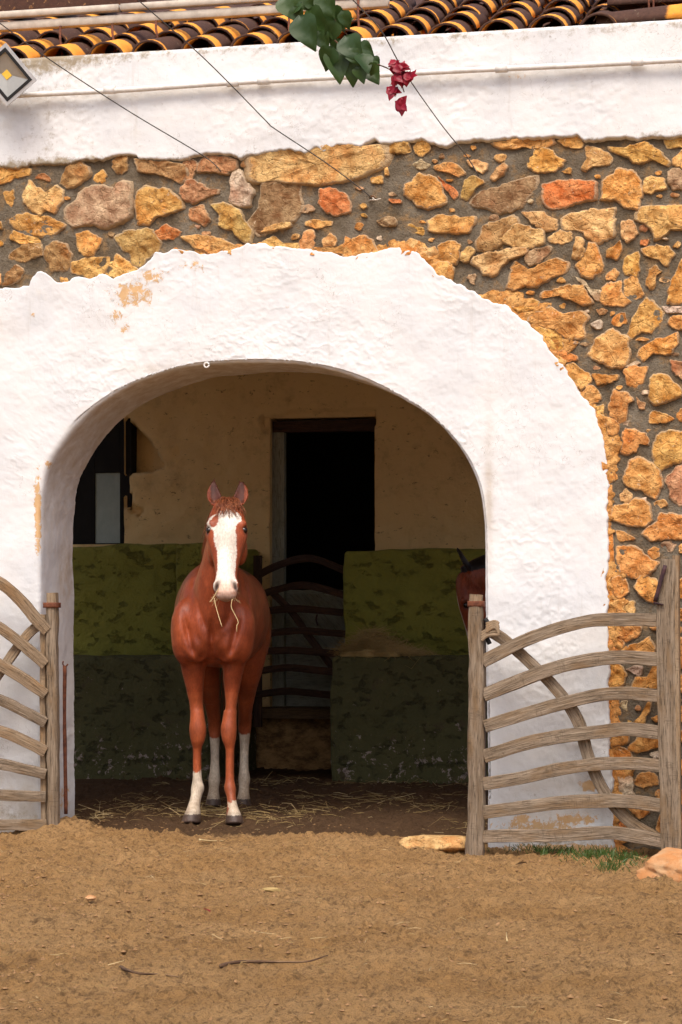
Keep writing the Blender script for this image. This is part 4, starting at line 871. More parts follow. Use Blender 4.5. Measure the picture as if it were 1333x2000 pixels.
def tile_mesh(r0, r1, L, up):
    n, k = 11, 7; V = []; Gr = []
    for s in np.linspace(0, 1, k):
        r = r0 * (1 - s) + r1 * s
        for a in np.linspace(0.02, 0.98, n) * math.pi:
            V.append((r * math.cos(a), s * L, (r * 0.92 * math.sin(a)) * (1 if up else -1))); Gr.append((s * L, a, r))
    th = 0.013; m = len(V)
    for s in np.linspace(0, 1, k):
        r = (r0 * (1 - s) + r1 * s) - th
        for a in np.linspace(0.02, 0.98, n) * math.pi:
            V.append((r * math.cos(a), s * L, (r * 0.92 * math.sin(a)) * (1 if up else -1))); Gr.append((s * L, a, r))
    V = np.array(V); g1 = gridf(k, n); F = np.vstack([g1, g1[:, ::-1] + m]).tolist()
    for j in range(n - 1): F += [[j, j + 1, m + j + 1, m + j], [(k - 1) * n + j, m + (k - 1) * n + j, m + (k - 1) * n + j + 1, (k - 1) * n + j + 1]]
    for i in range(k - 1): F += [[i * n, m + i * n, m + (i + 1) * n, (i + 1) * n], [i * n + n - 1, (i + 1) * n + n - 1, m + (i + 1) * n + n - 1, m + i * n + n - 1]]
    me = mesh('roof_tile', V, F, M['tile'], {'gr': np.array(Gr)}); return me
tc = tile_mesh(0.104, 0.086, 0.44, True); tp = tile_mesh(0.080, 0.095, 0.44, False)
for ci in range(5):
    for k in range(-12, 12):
        x = 0.02 + k * 0.262
        if not -3.3 < x < 2.05: continue
        if ci == 0 and 1.33 < x < 1.9: continue
        for kind, me in (('c', tc), ('p', tp)):
            d = 0.03 + ci * 0.33 + rng.uniform(-.02, .02); h = (0.050 if kind == 'c' else 0.062) + rng.uniform(-.004, .006)
            o = add('roof_tile', me, roof); o.location = Vector(roofp(x + (0.131 if kind == 'p' else 0) + rng.uniform(-.012, .012), d, h)); o.rotation_euler = (PIT - R(3.0), rng.uniform(-.05, .05), rng.uniform(-.04, .04))
for xx in (1.36,):
    o = add('roof_tile', tc, roof); o.location = Vector(roofp(xx + .4, 0.14, 0.055)); o.rotation_euler = (R(-1), 0, R(90)); o['label'] = 'barrel tile laid along the eave'
    o = add('roof_tile', tc, roof); o.location = Vector(roofp(xx + .43, 0.40, 0.10)); o.rotation_euler = (R(1), 0, R(90))

# ------------------------------------------------------------------ things on roof and wall
def bar(x0, x1, d, h, w, t, mat, name, parent):
    p0, p1 = roofp(x0, d, h), roofp(x1, d, h); v, f, a = sweep([p0, (p0 + p1) / 2, p1], w, t, front=(0, -1, 0), m=8, sq=12, n=14); return mk(name, v, f, mat, parent, a)
rail = empty('panel_rail', roofp(-1.2, 0.9, 0.1), 'pale aluminium mounting rail on thin rods above the roof tiles', 'rail')
def railpt(px, py, Y): return U(px, py, Y)
ra, rb = U(-160, 62, 0.34), U(760, -2, 0.34); zr_ = (ra[2] + rb[2]) / 2
for nm, z0, hh_, yy, mat_ in (('lower_channel', zr_ - 0.012, 0.046, 0.34, M['alu']), ('upper_channel', zr_ + 0.046, 0.036, 0.32, M['alu'])):
    xe = ra[0]; parts = [(ra[0], U(238, 30, .34)[0] - .006), (U(238, 30, .34)[0] + .006, rb[0])] if nm == 'upper_channel' else [(ra[0], rb[0])]
    for x0, x1 in parts:
        v, f, a = sweep([(x0, yy, z0), ((x0 + x1) / 2, yy, z0), (x1, yy, z0)], hh_, 0.045, m=8, sq=14, n=10); mk(nm, v, f, mat_, rail, a)
for px, py0, py1 in ((118, 105, 50), (220, 80, 48), (565, 92, 20), (305, 70, 40), (700, 70, -10)):
    p = U(px, py0, 0.10); q = U(px, py1, 0.33); v, f, a = tube([np.array([p[0], p[1] + .06, p[2] - .06]), (p + q) / 2, q], 0.007, 6); mk('support_rod', v, f, M['rust'], rail, a)
rod = empty('roof_rod', U(1270, 52, 0.08), 'thin pair of metal rods rising from the roof tiles', 'rod')
for px in (1268, 1277):
    v, f, a = tube([U(px, 52, .08), U(px, 20, .09), U(px - 1, -60, .1)], .006, 6); mk('rod', v, f, M['rust'], rod, a)
# terracotta coping of a higher roof step behind the rail
v, f, a = box((ra[0], 1.25, U(0, 8, 1.25)[2] - .05), (U(270, 0, 1.25)[0], 1.45, U(0, 8, 1.25)[2] + .35), 0.12, 0.01, 0.03, 8)
step_o = mk('roof_coping', v, f, M['tile'], stable, {'gr': np.zeros((len(v), 3))}); step_o['label'] = 'orange terracotta coping behind the rail'

pp_ = [U(-120, 196, -0.075), U(40, 186, -0.075), U(240, 176, -.075), U(430, 163, -.075), U(640, 152, -.075), U(900, 138, -.076), U(1120, 128, -.075), U(1333, 117, -.075), U(1600, 103, -.075)]
cond = empty('conduit_pipe', pp_[4], 'white painted conduit pipe running along the plaster under the eaves', 'pipe')
v, f, a = tube(pp_, 0.015, 10, n=90); mk('pipe_run', v, f, M['pipe'], cond, a)
for px, py in ((215, 176), (455, 162), (515, 158), (980, 134), (1245, 121)):
    c = U(px, py, -.075); v, f, a = sweep([c - np.array([.03, 0, 0]), c, c + np.array([.03, 0, 0])], 0.042, 0.042, m=12, sq=2.0); mk('coupling', v, f, M['pipe'], cond, a)

# floodlight
fc = U(14, 146, -0.22)
flood = empty('floodlight', fc, 'tilted square floodlight with black rim and yellow chip on the white wall', 'floodlight')
ang = R(38)                                  # roll in the wall plane
fr_n = np.array([0.20, -1.0, -0.20]); fr_n /= np.linalg.norm(fr_n)
ux = np.array([math.cos(ang), 0, math.sin(ang)]); ux -= fr_n * (ux @ fr_n); ux /= np.linalg.norm(ux); uz = np.cross(ux, fr_n)
def fl(a, b, c): return fc + ux * a + uz * b + fr_n * c
def frame(hw, hh, th, d0, d1, name, mat, parent):
    o4 = [(-hw, -hh), (hw, -hh), (hw, hh), (-hw, hh)]; i4 = [(-hw + th, -hh + th), (hw - th, -hh + th), (hw - th, hh - th), (-hw + th, hh - th)]
    vv = [fl(a, b, d) for d in (d1, d0) for P in (o4, i4) for a, b in P]; ff = []
    for j in range(4):
        k = (j + 1) % 4
        ff += [[j, k, 4 + k, 4 + j], [8 + j, 12 + j, 12 + k, 8 + k], [j, 8 + j, 8 + k, k], [4 + j, 4 + k, 12 + k, 12 + j]]
    return mk(name, np.array(vv), ff, mat, parent, smooth=False)
hw, hh = 0.098, 0.118
def tap(h0, d0, h1, d1, name, mat):
    vv = [fl(a * h, b * h * 1.2, d) for h, d in ((h0, d0), (h1, d1)) for a, b in ((-1, -1), (1, -1), (1, 1), (-1, 1))]
    return mk(name, np.array(vv), [[0, 1, 5, 4], [1, 2, 6, 5], [2, 3, 7, 6], [3, 0, 4, 7], [4, 5, 6, 7], [3, 2, 1, 0]], mat, flood, smooth=False)
tap(0.098, 0.0, 0.07, -0.06, 'housing', M['housing']); frame(hw + .006, hh + .006, 0.016, 0.0, 0.022, 'front_frame', M['housing'], flood); frame(hw - .010, hh - .010, 0.016, 0.004, 0.024, 'gasket', M['blackp'], flood)
hi_, wi_ = hw - .026, hh - .026
vv = [fl(a * wi, b * wj, d) for wi, wj, d in ((hi_, wi_, 0.012), (0.018, 0.02, 0.002)) for a, b in ((-1, -1), (1, -1), (1, 1), (-1, 1))]
mk('reflector', np.array(vv), [[0, 1, 5, 4], [1, 2, 6, 5], [2, 3, 7, 6], [3, 0, 4, 7], [4, 5, 6, 7]], M['refl'], flood, smooth=False)
vv = [fl(a * .018, b * .02, d) for d in (0.006, 0.0025) for a, b in ((-1, -1), (1, -1), (1, 1), (-1, 1))]
mk('led_chip', np.array(vv), [[0, 1, 2, 3], [0, 4, 5, 1], [1, 5, 6, 2], [2, 6, 7, 3], [3, 7, 4, 0]], M['chip'], flood, smooth=False)
v, f, a = sweep([fl(-.08, 0, -.03), fl(-.12, .0, -.08), fl(-.12, .02, -.2)], 0.03, 0.006, m=8, sq=8, n=8); mk('bracket', v, f, M['housing'], flood, a)

# wires strung from the wall out over the yard
def wire(pts, name, label):
    v, f, a = tube(pts, 0.0028, 6, n=60); o = mk(name, v, f, M['cable'], None, a, origin=pts[0]); return tag(o, label, 'wire', 'wires strung over the yard')
wire([U(432, 335, -.03), U(400, 306, -.075), U(250, 216, -.45), U(100, 118, -.9), U(0, 45, -1.25), U(-200, -110, -2.0)], 'wire', 'thin wire crossing the white band below the floodlight')
wire([U(728, 390, -.03), U(712, 374, -.075), U(640, 320, -.25), U(535, 250, -.55), U(520, 236, -.6), U(400, 115, -1.1), U(270, 0, -1.6), U(180, -80, -2.0)], 'wire', 'kinked thin wire ending at a hook on the brown mortar')
wire([U(936, 345, -.04), U(912, 305, -.075), U(860, 240, -.3), U(790, 140, -.8), U(745, 60, -1.2), U(690, 0, -1.6), U(620, -80, -2.1)], 'wire', 'thin wire passing behind the red flowers')
v, f, a = merge([tube([U(722, 392, -.005), U(728, 390, -.03), U(738, 391, -.03)], .005, 6), tube([U(728, 386, -.03), U(733, 391, -.035), U(744, 388, -.03)], .0035, 6)])
tag(mk('wall_hook', v, f, M['alu'], None, a), 'small metal hook fixed in the brown mortar patch', 'hook')
an_ = np.linspace(0, 2 * math.pi, 14)
rc_ = U(404, 713, -.05); ring_pts = np.array([rc_ + np.array([.013 * math.cos(t), 0, .013 * math.sin(t)]) for t in an_])
v, f, a = merge([tube(ring_pts, .0045, 6), tube([rc_ + np.array([0, .05, .012]), rc_ + np.array([0, 0, .012])], .006, 6)])
tag(mk('tie_ring', v, f, M['pipe'], None, a), 'small painted ring at the crown of the white arch', 'ring')

# ------------------------------------------------------------------ inside: troughs, divider, hay
def green_block(name, x0, x1, y0, y1, z0, z1, mat, parent, seed, rough=0.02, rnd=0.03):
    v, f, a = box((x0, y0, z0), (x1, y1, z1), 0.022, rough, rnd, seed, 3.6); return mk(name, v, f, mat, parent)
TY = 3.3; TB = 4.02
lt = empty('feeding_trough', (P_(230, 1500, TY)[0], TY, 0.0), 'dark green masonry trough below the dusty window', 'trough')
zt = P_(230, 1283, TY)[2]
green_block('trough_block', P_(20, 1400, TY)[0], P_(406, 1400, TY)[0], TY, 4.6, -0.05, zt, M['green_lo'], lt, 21)
green_block('back_panel', P_(20, 1400, TB)[0], P_(352, 1400, TB)[0], TB, 4.72, zt - .06, P_(200, 1066, TB)[2], M['green_hi'], lt, 22, 0.03)
dv_ = empty('stall_divider', (P_(375, 1400, 3.4)[0], 3.4, zt), 'short mossy divider wall behind the chestnut horse', 'divider wall')
green_block('divider_wall', P_(341, 1200, 3.38)[0], P_(407, 1200, 3.38)[0], 3.38, 4.72, zt - .02, P_(370, 1061, 3.38)[2], M['green_hi'], dv_, 23, 0.015, 0.035)
rt = empty('feeding_trough', (P_(800, 1500, TY)[0], TY, 0.0), 'chipped dark green masonry trough with hay on it', 'trough')
zt2 = P_(800, 1281, TY)[2]
green_block('trough_block', P_(646, 1400, TY)[0], P_(1120, 1400, TY)[0], TY, 4.6, -0.05, zt2, M['green_lo'], rt, 24)
green_block('back_panel', P_(672, 1200, TB)[0], P_(1120, 1200, TB)[0], TB, 4.72, zt2 - .06, P_(800, 1075, TB)[2], M['green_hi'], rt, 25, 0.03)

def strand_cloud(P, D, L, w, bend=0.25, up=None):
    """flat kinked blades: centres P, directions D, lengths L"""
    n = len(P); D = D / np.linalg.norm(D, axis=1)[:, None]; side = np.cross(D, rng.normal(size=(n, 3))); side /= np.linalg.norm(side, axis=1)[:, None]
    nrm2 = np.cross(D, side); V = []
    for s in (-0.5, 0.0, 0.5):
        c = P + D * (L * s)[:, None] + nrm2 * (L * bend * (0.25 - s * s) * rng.normal(0, 1, n))[:, None]
        ww = (w * (1.0 if s == 0 else 0.6))[:, None]
        for e in (side * ww, -0.5 * side * ww + 0.8 * nrm2 * ww, -0.5 * side * ww - 0.8 * nrm2 * ww): V.append(c + e)
    V = np.stack(V, 1).reshape(-1, 3); b = np.arange(n)[:, None, None] * 9
    q = []
    for k in (0, 3):
        for j in range(3): q.append([k + j, k + (j + 1) % 3, k + 3 + (j + 1) % 3, k + 3 + j])
    return V, (b + np.array(q)[None]).reshape(-1, 4)
def litter(name, label, n, xr, yr, lmin, lmax, w, mat, lift=0.006, tilt=0.12, dens=None):
    X = rng.uniform(*xr, n); Y = rng.uniform(*yr, n)
    if dens is not None: k = rng.random(n) < dens(X, Y); X, Y = X[k], Y[k]; n = len(X)
    th = rng.uniform(0, 2 * math.pi, n); D = np.stack([np.cos(th), np.sin(th), rng.normal(0, tilt, n)], 1); L = rng.uniform(lmin, lmax, n) ** 1.0
    P = np.stack([X, Y, ground_z(X, Y) + lift + abs(D[:, 2]) * L * 0.3], 1); v, f = strand_cloud(P, D, L, w * rng.uniform(.5, 1.2, n), 0.5)
    return tag(mk(name, v, f, mat, None, smooth=False), label, kind='stuff')
def clump(X, Y): return np.clip(0.35 + 1.2 * fbm(np.stack([X, Y, 0 * X], 1), 1.8, 3, 90), 0.03, 1)
litter('straw_bedding', 'loose straw strewn over the dark stable floor', 2600, (-1.9, 1.6), (0.45, 3.3), 0.03, 0.2, 0.0016, M['hay'], dens=clump)
litter('pale_straw', 'pale straw stalks scattered on the stable floor', 420, (-1.9, 1.6), (0.2, 3.3), 0.05, 0.24, 0.0016, M['straw'], dens=clump, tilt=0.2)
litter('yard_chaff', 'fine chaff and straw bits on the sandy yard', 2600, (-2.0, 2.2), (-5.8, 0.5), 0.01, 0.05, 0.0011, M['hay'], 0.002, dens=clump)
litter('yard_straw', 'pale straw bits on the sandy yard', 420, (-2.0, 2.2), (-5.8, 0.4), 0.02, 0.11, 0.0011, M['straw'], 0.003, dens=clump)
# earth crumbs
ico = np.array([(0, 0, 1), (.9, 0, .3), (.28, .85, .3), (-.72, .53, .3), (-.72, -.53, .3), (.28, -.85, .3), (0, 0, -.4)])
icf = np.array([(0, 1, 2), (0, 2, 3), (0, 3, 4), (0, 4, 5), (0, 5, 1), (6, 2, 1), (6, 3, 2), (6, 4, 3), (6, 5, 4), (6, 1, 5)])
n = 26000; X = rng.uniform(-2.1, 2.3, n); Y = rng.uniform(-5.9, 0.5, n); k = rng.random(n) < np.clip(0.4 + fbm(np.stack([X, Y, 0 * X], 1), 1.3, 3, 91), .05, 1); X, Y = X[k], Y[k]; n = len(X)
s_ = 0.0025 + 0.012 * rng.random(n) ** 5; th = rng.uniform(0, 6.3, n); jit = 1 + rng.normal(0, .22, (n, 7, 3))
v = ico[None] * jit; c_, d_ = np.cos(th)[:, None], np.sin(th)[:, None]
v = np.stack([v[..., 0] * c_ - v[..., 1] * d_, v[..., 0] * d_ + v[..., 1] * c_, v[..., 2] * 0.7], -1) * s_[:, None, None] + np.stack([X, Y, ground_z(X, Y)], 1)[:, None]
tag(mk('earth_crumbs', v.reshape(-1, 3), (np.arange(n)[:, None, None] * 7 + icf[None]).reshape(-1, 3), M['clod'], None, smooth=False), 'small crumbs of earth over the yard', kind='stuff')
# hay heap on the right trough
n = 1700; hp0, hp1 = P_(655, 1283, TY)[0], P_(830, 1283, TY)[0]
t = np.clip(rng.beta(1.7, 2.6, n), 0, 1); X = hp0 + (hp1 - hp0) * t * 1.05; Y = TY + 0.02 + rng.random(n) * 0.45
hgt = 0.17 * np.exp(-((t - .33) / .26) ** 2) * np.exp(-((Y - TY - .2) / .22) ** 2); P = np.stack([X, Y, zt2 + 0.012 + hgt * rng.random(n)], 1)
th = rng.uniform(0, 6.3, n); D = np.stack([np.cos(th), np.sin(th), rng.normal(0, .35, n)], 1); v, f = strand_cloud(P, D, rng.uniform(.06, .24, n), 0.0016 * rng.uniform(.6, 1.3, n), 0.8)
vv, ff, _ = box((hp0 + .02, TY + .03, zt2 - .02), (hp0 + .42, TY + .40, zt2 + .035), 0.025, 0.035, 0.03, 5, 12)
hayo = mk('hay_heap', np.vstack([v, vv]), np.vstack([f, ff + len(v)]), M['hay'], None, smooth=False, origin=(hp0 + .2, TY + .2, zt2)); tag(hayo, 'small heap of brown hay on the green trough', 'hay')

# ------------------------------------------------------------------ gates
def zg(x, y): return float(ground_z(np.array([x]), np.array([y]))[0])
gate = empty('wooden_gate', (U(930, 1670, -.28)[0], -.28, -0.07), 'open grey wooden gate with bowed rails leaning along the rubble wall', 'gate', 'bowed rail gates')
def yg(px): return np.interp(px, [930, 1310], [-0.27, -0.16])
def gp(L, dy=0.0): return np.array([U(x, y, yg(x) + dy) for x, y in L])
post = [(928, 1690), (929, 1640), (932, 1560), (930, 1450), (933, 1330), (930, 1240), (930, 1185)]
v, f, a = sweep(gp(post), np.interp(np.linspace(0, 1, 40), [0, .08, .3, .6, .9, 1], [.098, .092, .082, .083, .078, .070]), np.interp(np.linspace(0, 1, 40), [0, 1], [.09, .075]), n=40, m=14, sq=3.0, rough=0.008, seed=3)
gpost = mk('post', v, f, M['wood'], gate, a)
v, f, a = sweep(gp([(930, 1190), (930, 1176), (931, 1161)]), 0.066, 0.062, n=6, m=14, sq=4, rough=.002, seed=9); mk('post_tip', v, f, M['wood_warm'], gpost, a)
v, f, a = sweep(gp([(930.5, 1185), (930.5, 1179), (930.5, 1174)]), 0.086, 0.082, n=4, m=14, sq=3.2); mk('iron_band', v, f, M['rust'], gpost, a)
v, f, a = sweep(gp([(945, 1215), (945, 1420), (945, 1600)], 0.035), 0.022, 0.05, n=12, m=8, sq=6, seed=8); mk('back_strip', v, f, M['wood_dark'], gate, a)
v, f, a = sweep(gp([(1306, 1092), (1301, 1200), (1303, 1400), (1308, 1560), (1310, 1668)], -.02), np.interp(np.linspace(0, 1, 30), [0, .05, 1], [.075, .088, .092]), 0.035, n=30, m=12, sq=16, rough=.003, seed=5); stile = mk('stile', v, f, M['wood'], gate, a)
v, f, a = sweep(gp([(1321, 1085), (1321, 1200), (1323, 1400), (1324, 1560), (1326, 1664)], 0.0), 0.034, 0.075, n=30, m=10, sq=6, rough=.004, seed=6); mk('edge_strip', v, f, M['wood_warm'], stile, a)
RR = [[(943, 1292), (1010, 1258), (1080, 1231), (1150, 1213), (1220, 1210), (1290, 1211)], [(945, 1358), (1010, 1332), (1080, 1306), (1150, 1290), (1210, 1284), (1290, 1288)],
      [(947, 1419), (1020, 1396), (1090, 1376), (1160, 1359), (1220, 1354), (1290, 1359)], [(946, 1478), (1020, 1454), (1090, 1439), (1160, 1431), (1220, 1424), (1290, 1431)],
      [(945, 1531), (1020, 1519), (1090, 1503), (1160, 1493), (1230, 1491), (1290, 1495)], [(944, 1587), (1020, 1577), (1100, 1567), (1180, 1564), (1240, 1566), (1290, 1573)],
      [(938, 1634), (1000, 1632), (1080, 1632), (1150, 1628), (1200, 1627), (1250, 1634), (1295, 1643)]]
for i, L in enumerate(RR):
    v, f, a = sweep(gp(L, -0.012), 0.064 + .004 * (i % 2), 0.032, n=36, m=12, sq=14, rough=.004, seed=20 + i); mk('rail', v, f, M['wood'], gate, a)
v, f, a = sweep(gp([(948, 1228), (985, 1250), (1040, 1298), (1090, 1350), (1130, 1410), (1150, 1480), (1180, 1545), (1225, 1600), (1288, 1640)], 0.028), 0.058, 0.028, n=44, m=12, sq=14, rough=.004, seed=31); mk('brace', v, f, M['wood'], gate, a)
v, f, a = merge([tube(gp([(941, 1236 + k_ * 5), (950, 1231 + k_ * 4), (962, 1222 + k_ * 6), (974, 1218 + k_ * 7), (966, 1214 + k_ * 4), (950, 1219 + k_ * 5)], -.03 - .006 * k_), .0085, 7, n=24) for k_ in range(4)]); mk('rope_tie', v, f, M['wood_warm'], gate, a)
v, f, a = tube(gp([(948, 1208), (955, 1222), (950, 1240), (957, 1258)], .0), .012, 8, n=12); mk('black_tie', v, f, M['tiecord'], gate, a)
v, f, a = sweep(gp([(1300, 1104), (1293, 1128), (1280, 1175)], -.05), 0.02, 0.012, n=8, m=8, sq=8); mk('iron_latch', v, f, M['iron'], gate, a)
v, f, a = sweep(gp([(1277, 1177), (1286, 1179), (1296, 1181)], -.045), 0.008, 0.02, n=4, m=8, sq=8); mk('latch_foot', v, f, M['iron'], gate, a)

lgate = empty('wooden_gate', (U(100, 1625, -.14)[0], -.14, -0.03), 'open tan wooden gate with steeply bowed rails against the white jamb', 'gate', 'bowed rail gates')
def yl(px): return np.interp(px, [-180, 100], [-0.34, -0.13])
def lp(L, dy=0.0): return np.array([U(x, y, yl(x) + dy) for x, y in L])
v, f, a = sweep(lp([(106, 1645), (105, 1560), (104, 1400), (103, 1250), (103, 1185)]), 0.062, 0.066, n=40, m=14, sq=3.2, rough=.006, seed=41); lpost = mk('post', v, f, M['wood'], lgate, a)
v, f, a = sweep(lp([(104, 1190), (103.5, 1172), (103, 1158)]), 0.058, 0.056, n=6, m=12, sq=4.5, rough=.003, seed=42); mk('post_tip', v, f, M['wood_warm'], lpost, a)
v, f, a = sweep(lp([(102, 1187), (102, 1182), (102, 1177)]), 0.088, 0.078, n=4, m=14, sq=4); mk('iron_band', v, f, M['rust'], lpost, a)
v, f, a = sweep(lp([(87, 1200), (86, 1400), (88, 1612)], 0.02), 0.034, 0.05, n=30, m=10, sq=6, rough=.004, seed=43); mk('inner_strip', v, f, M['wood_warm'], lpost, a)
LR = [[(-180, 1160), (-110, 1128), (-50, 1121), (0, 1138), (40, 1172), (70, 1208), (94, 1232)], [(-180, 1215), (-100, 1195), (-50, 1200), (0, 1226), (45, 1260), (90, 1298)],
      [(-180, 1290), (-100, 1272), (-40, 1278), (0, 1298), (50, 1328), (90, 1357)], [(-180, 1350), (-90, 1340), (0, 1367), (50, 1391), (90, 1412)], [(-180, 1410), (-90, 1405), (0, 1428), (50, 1448), (90, 1468)],
      [(-180, 1478), (-90, 1478), (0, 1492), (50, 1503), (90, 1513)], [(-180, 1545), (-90, 1546), (0, 1553), (90, 1556)], [(-180, 1612), (-90, 1611), (0, 1611), (92, 1611)]]
for i, L in enumerate(LR):
    v, f, a = sweep(lp(L, -0.015), 0.056, 0.04, n=34, m=12, sq=14, rough=.004, seed=50 + i); mk('rail', v, f, M['wood_warm'] if i < 3 or i == 4 else M['wood'], lgate, a)
v, f, a = sweep(lp([(86, 1212), (50, 1245), (10, 1300), (-60, 1400), (-140, 1520)], 0.03), 0.05, 0.028, n=30, m=12, sq=14, rough=.004, seed=61); mk('brace', v, f, M['wood_warm'], lgate, a)
v, f, a = sweep(lp([(-185, 1100), (-186, 1350), (-186, 1650)], -.02), 0.09, 0.04, n=30, m=10, sq=7, rough=.004, seed=62); mk('stile', v, f, M['wood'], lgate, a)

sp = U(127, 1575, 0.12)
v, f, a = sweep([U(127, 1300, .12), U(126.5, 1400, .12), U(128, 1500, .12), U(129, 1590, .12)], 0.019, 0.019, n=24, m=10, sq=2.4, rough=.002, seed=2)
stake = empty('rusty_stake', sp, 'rusty iron rod standing against the white jamb beside the gate post', 'iron rod'); mk('rod', v, f, M['rust'], stake, a)
v, f, a = merge([tube([U(127, 1303, .12), U(123, 1297, .115), U(124, 1291, .115)], .004, 6), tube([U(127, 1303, .12), U(131, 1300, .115), U(133, 1297, .115)], .004, 6)]); mk('rod_tip', v, f, M['rust'], stake, a)

# inner gate in front of the door
IY = 4.15
igate = empty('dark_gate', (U(590, 1380, IY)[0], IY, 0.3), 'dark gate with bowed rails in front of the grey half door', 'gate')
IR = [[(500, 1126), (535, 1108), (575, 1094), (610, 1091), (645, 1102), (690, 1122)], [(500, 1166), (540, 1152), (590, 1143), (630, 1150), (690, 1168)], [(500, 1198), (550, 1190), (600, 1190), (690, 1199)],
      [(500, 1242), (550, 1234), (600, 1232), (690, 1240)], [(500, 1273), (560, 1270), (620, 1273), (690, 1280)], [(495, 1312), (560, 1304), (620, 1309), (690, 1316)], [(495, 1357), (560, 1350), (620, 1355), (690, 1362)]]
ip = lambda L, dy=0: np.array([U(x, y, IY + dy) for x, y in L])
for i, L in enumerate(IR):
    v, f, a = sweep(ip(L), 0.052, 0.035, n=24, m=8, sq=5, rough=.004, seed=70 + i); mk('rail', v, f, M['wood_dark'], igate, a)
v, f, a = sweep(ip([(530, 1155), (570, 1195), (605, 1245), (640, 1290), (665, 1330)], .03), 0.05, 0.03, n=20, m=8, sq=5, seed=80); mk('brace', v, f, M['wood_dark'], igate, a)
for px in (504, 686):
    v, f, a = sweep(ip([(px, 1085), (px, 1230), (px, 1420)], .03), 0.06, 0.04, n=12, m=8, sq=5, seed=82); mk('stile', v, f, M['wood_dark'], igate, a)
v, f, a = tube(ip([(620, 1200), (618, 1210), (621, 1222)], -.03), .006, 6, n=8); mk('hook', v, f, M['iron'], igate, a)

# ------------------------------------------------------------------ horses
def ell(c, rx, ry, rz, n=16):
    a, b = np.meshgrid(np.linspace(0, 2 * math.pi, n, endpoint=False), np.linspace(0, math.pi, n // 2 + 1), indexing='ij')
    v = np.stack([rx * np.cos(a) * np.sin(b), ry * np.sin(a) * np.sin(b), rz * np.cos(b)], -1) + np.asarray(c)
    return v.reshape(-1, 3), gridf(n, n // 2 + 1, True)
def loft(rings):
    k = len(rings); m = len(rings[0]); V = np.vstack(rings + [rings[0].mean(0)[None], rings[-1].mean(0)[None]]); Fc = []
    for i in range(k - 1):
        for j in range(m): Fc.append([i * m + j, i * m + (j + 1) % m, (i + 1) * m + (j + 1) % m, (i + 1) * m + j])
    for j in range(m): Fc.append([k * m, (j + 1) % m, j]); Fc.append([k * m + 1, (k - 1) * m + j, (k - 1) * m + (j + 1) % m])
    return V, Fc
def limb(sec, m=20, sub=4):
    """sec: rows (x, y, z, halfwidth x, half depth); rings perpendicular to the path in the side plane"""
    s = np.array(sec, float); s = spline(s, (len(s) - 1) * sub + 1) if sub > 1 else s
    T = np.gradient(s[:, :3], axis=0); T[:, 0] = 0; T /= np.linalg.norm(T, axis=1)[:, None]; rings = []
    a = np.arange(m) * 2 * math.pi / m
    for r, t in zip(s, T):
        d = np.array([0, -t[2], t[1]]); rings.append(r[:3] + np.outer(np.cos(a) * r[3], (1, 0, 0)) + np.outer(np.sin(a) * r[4], d))
    return loft(rings)
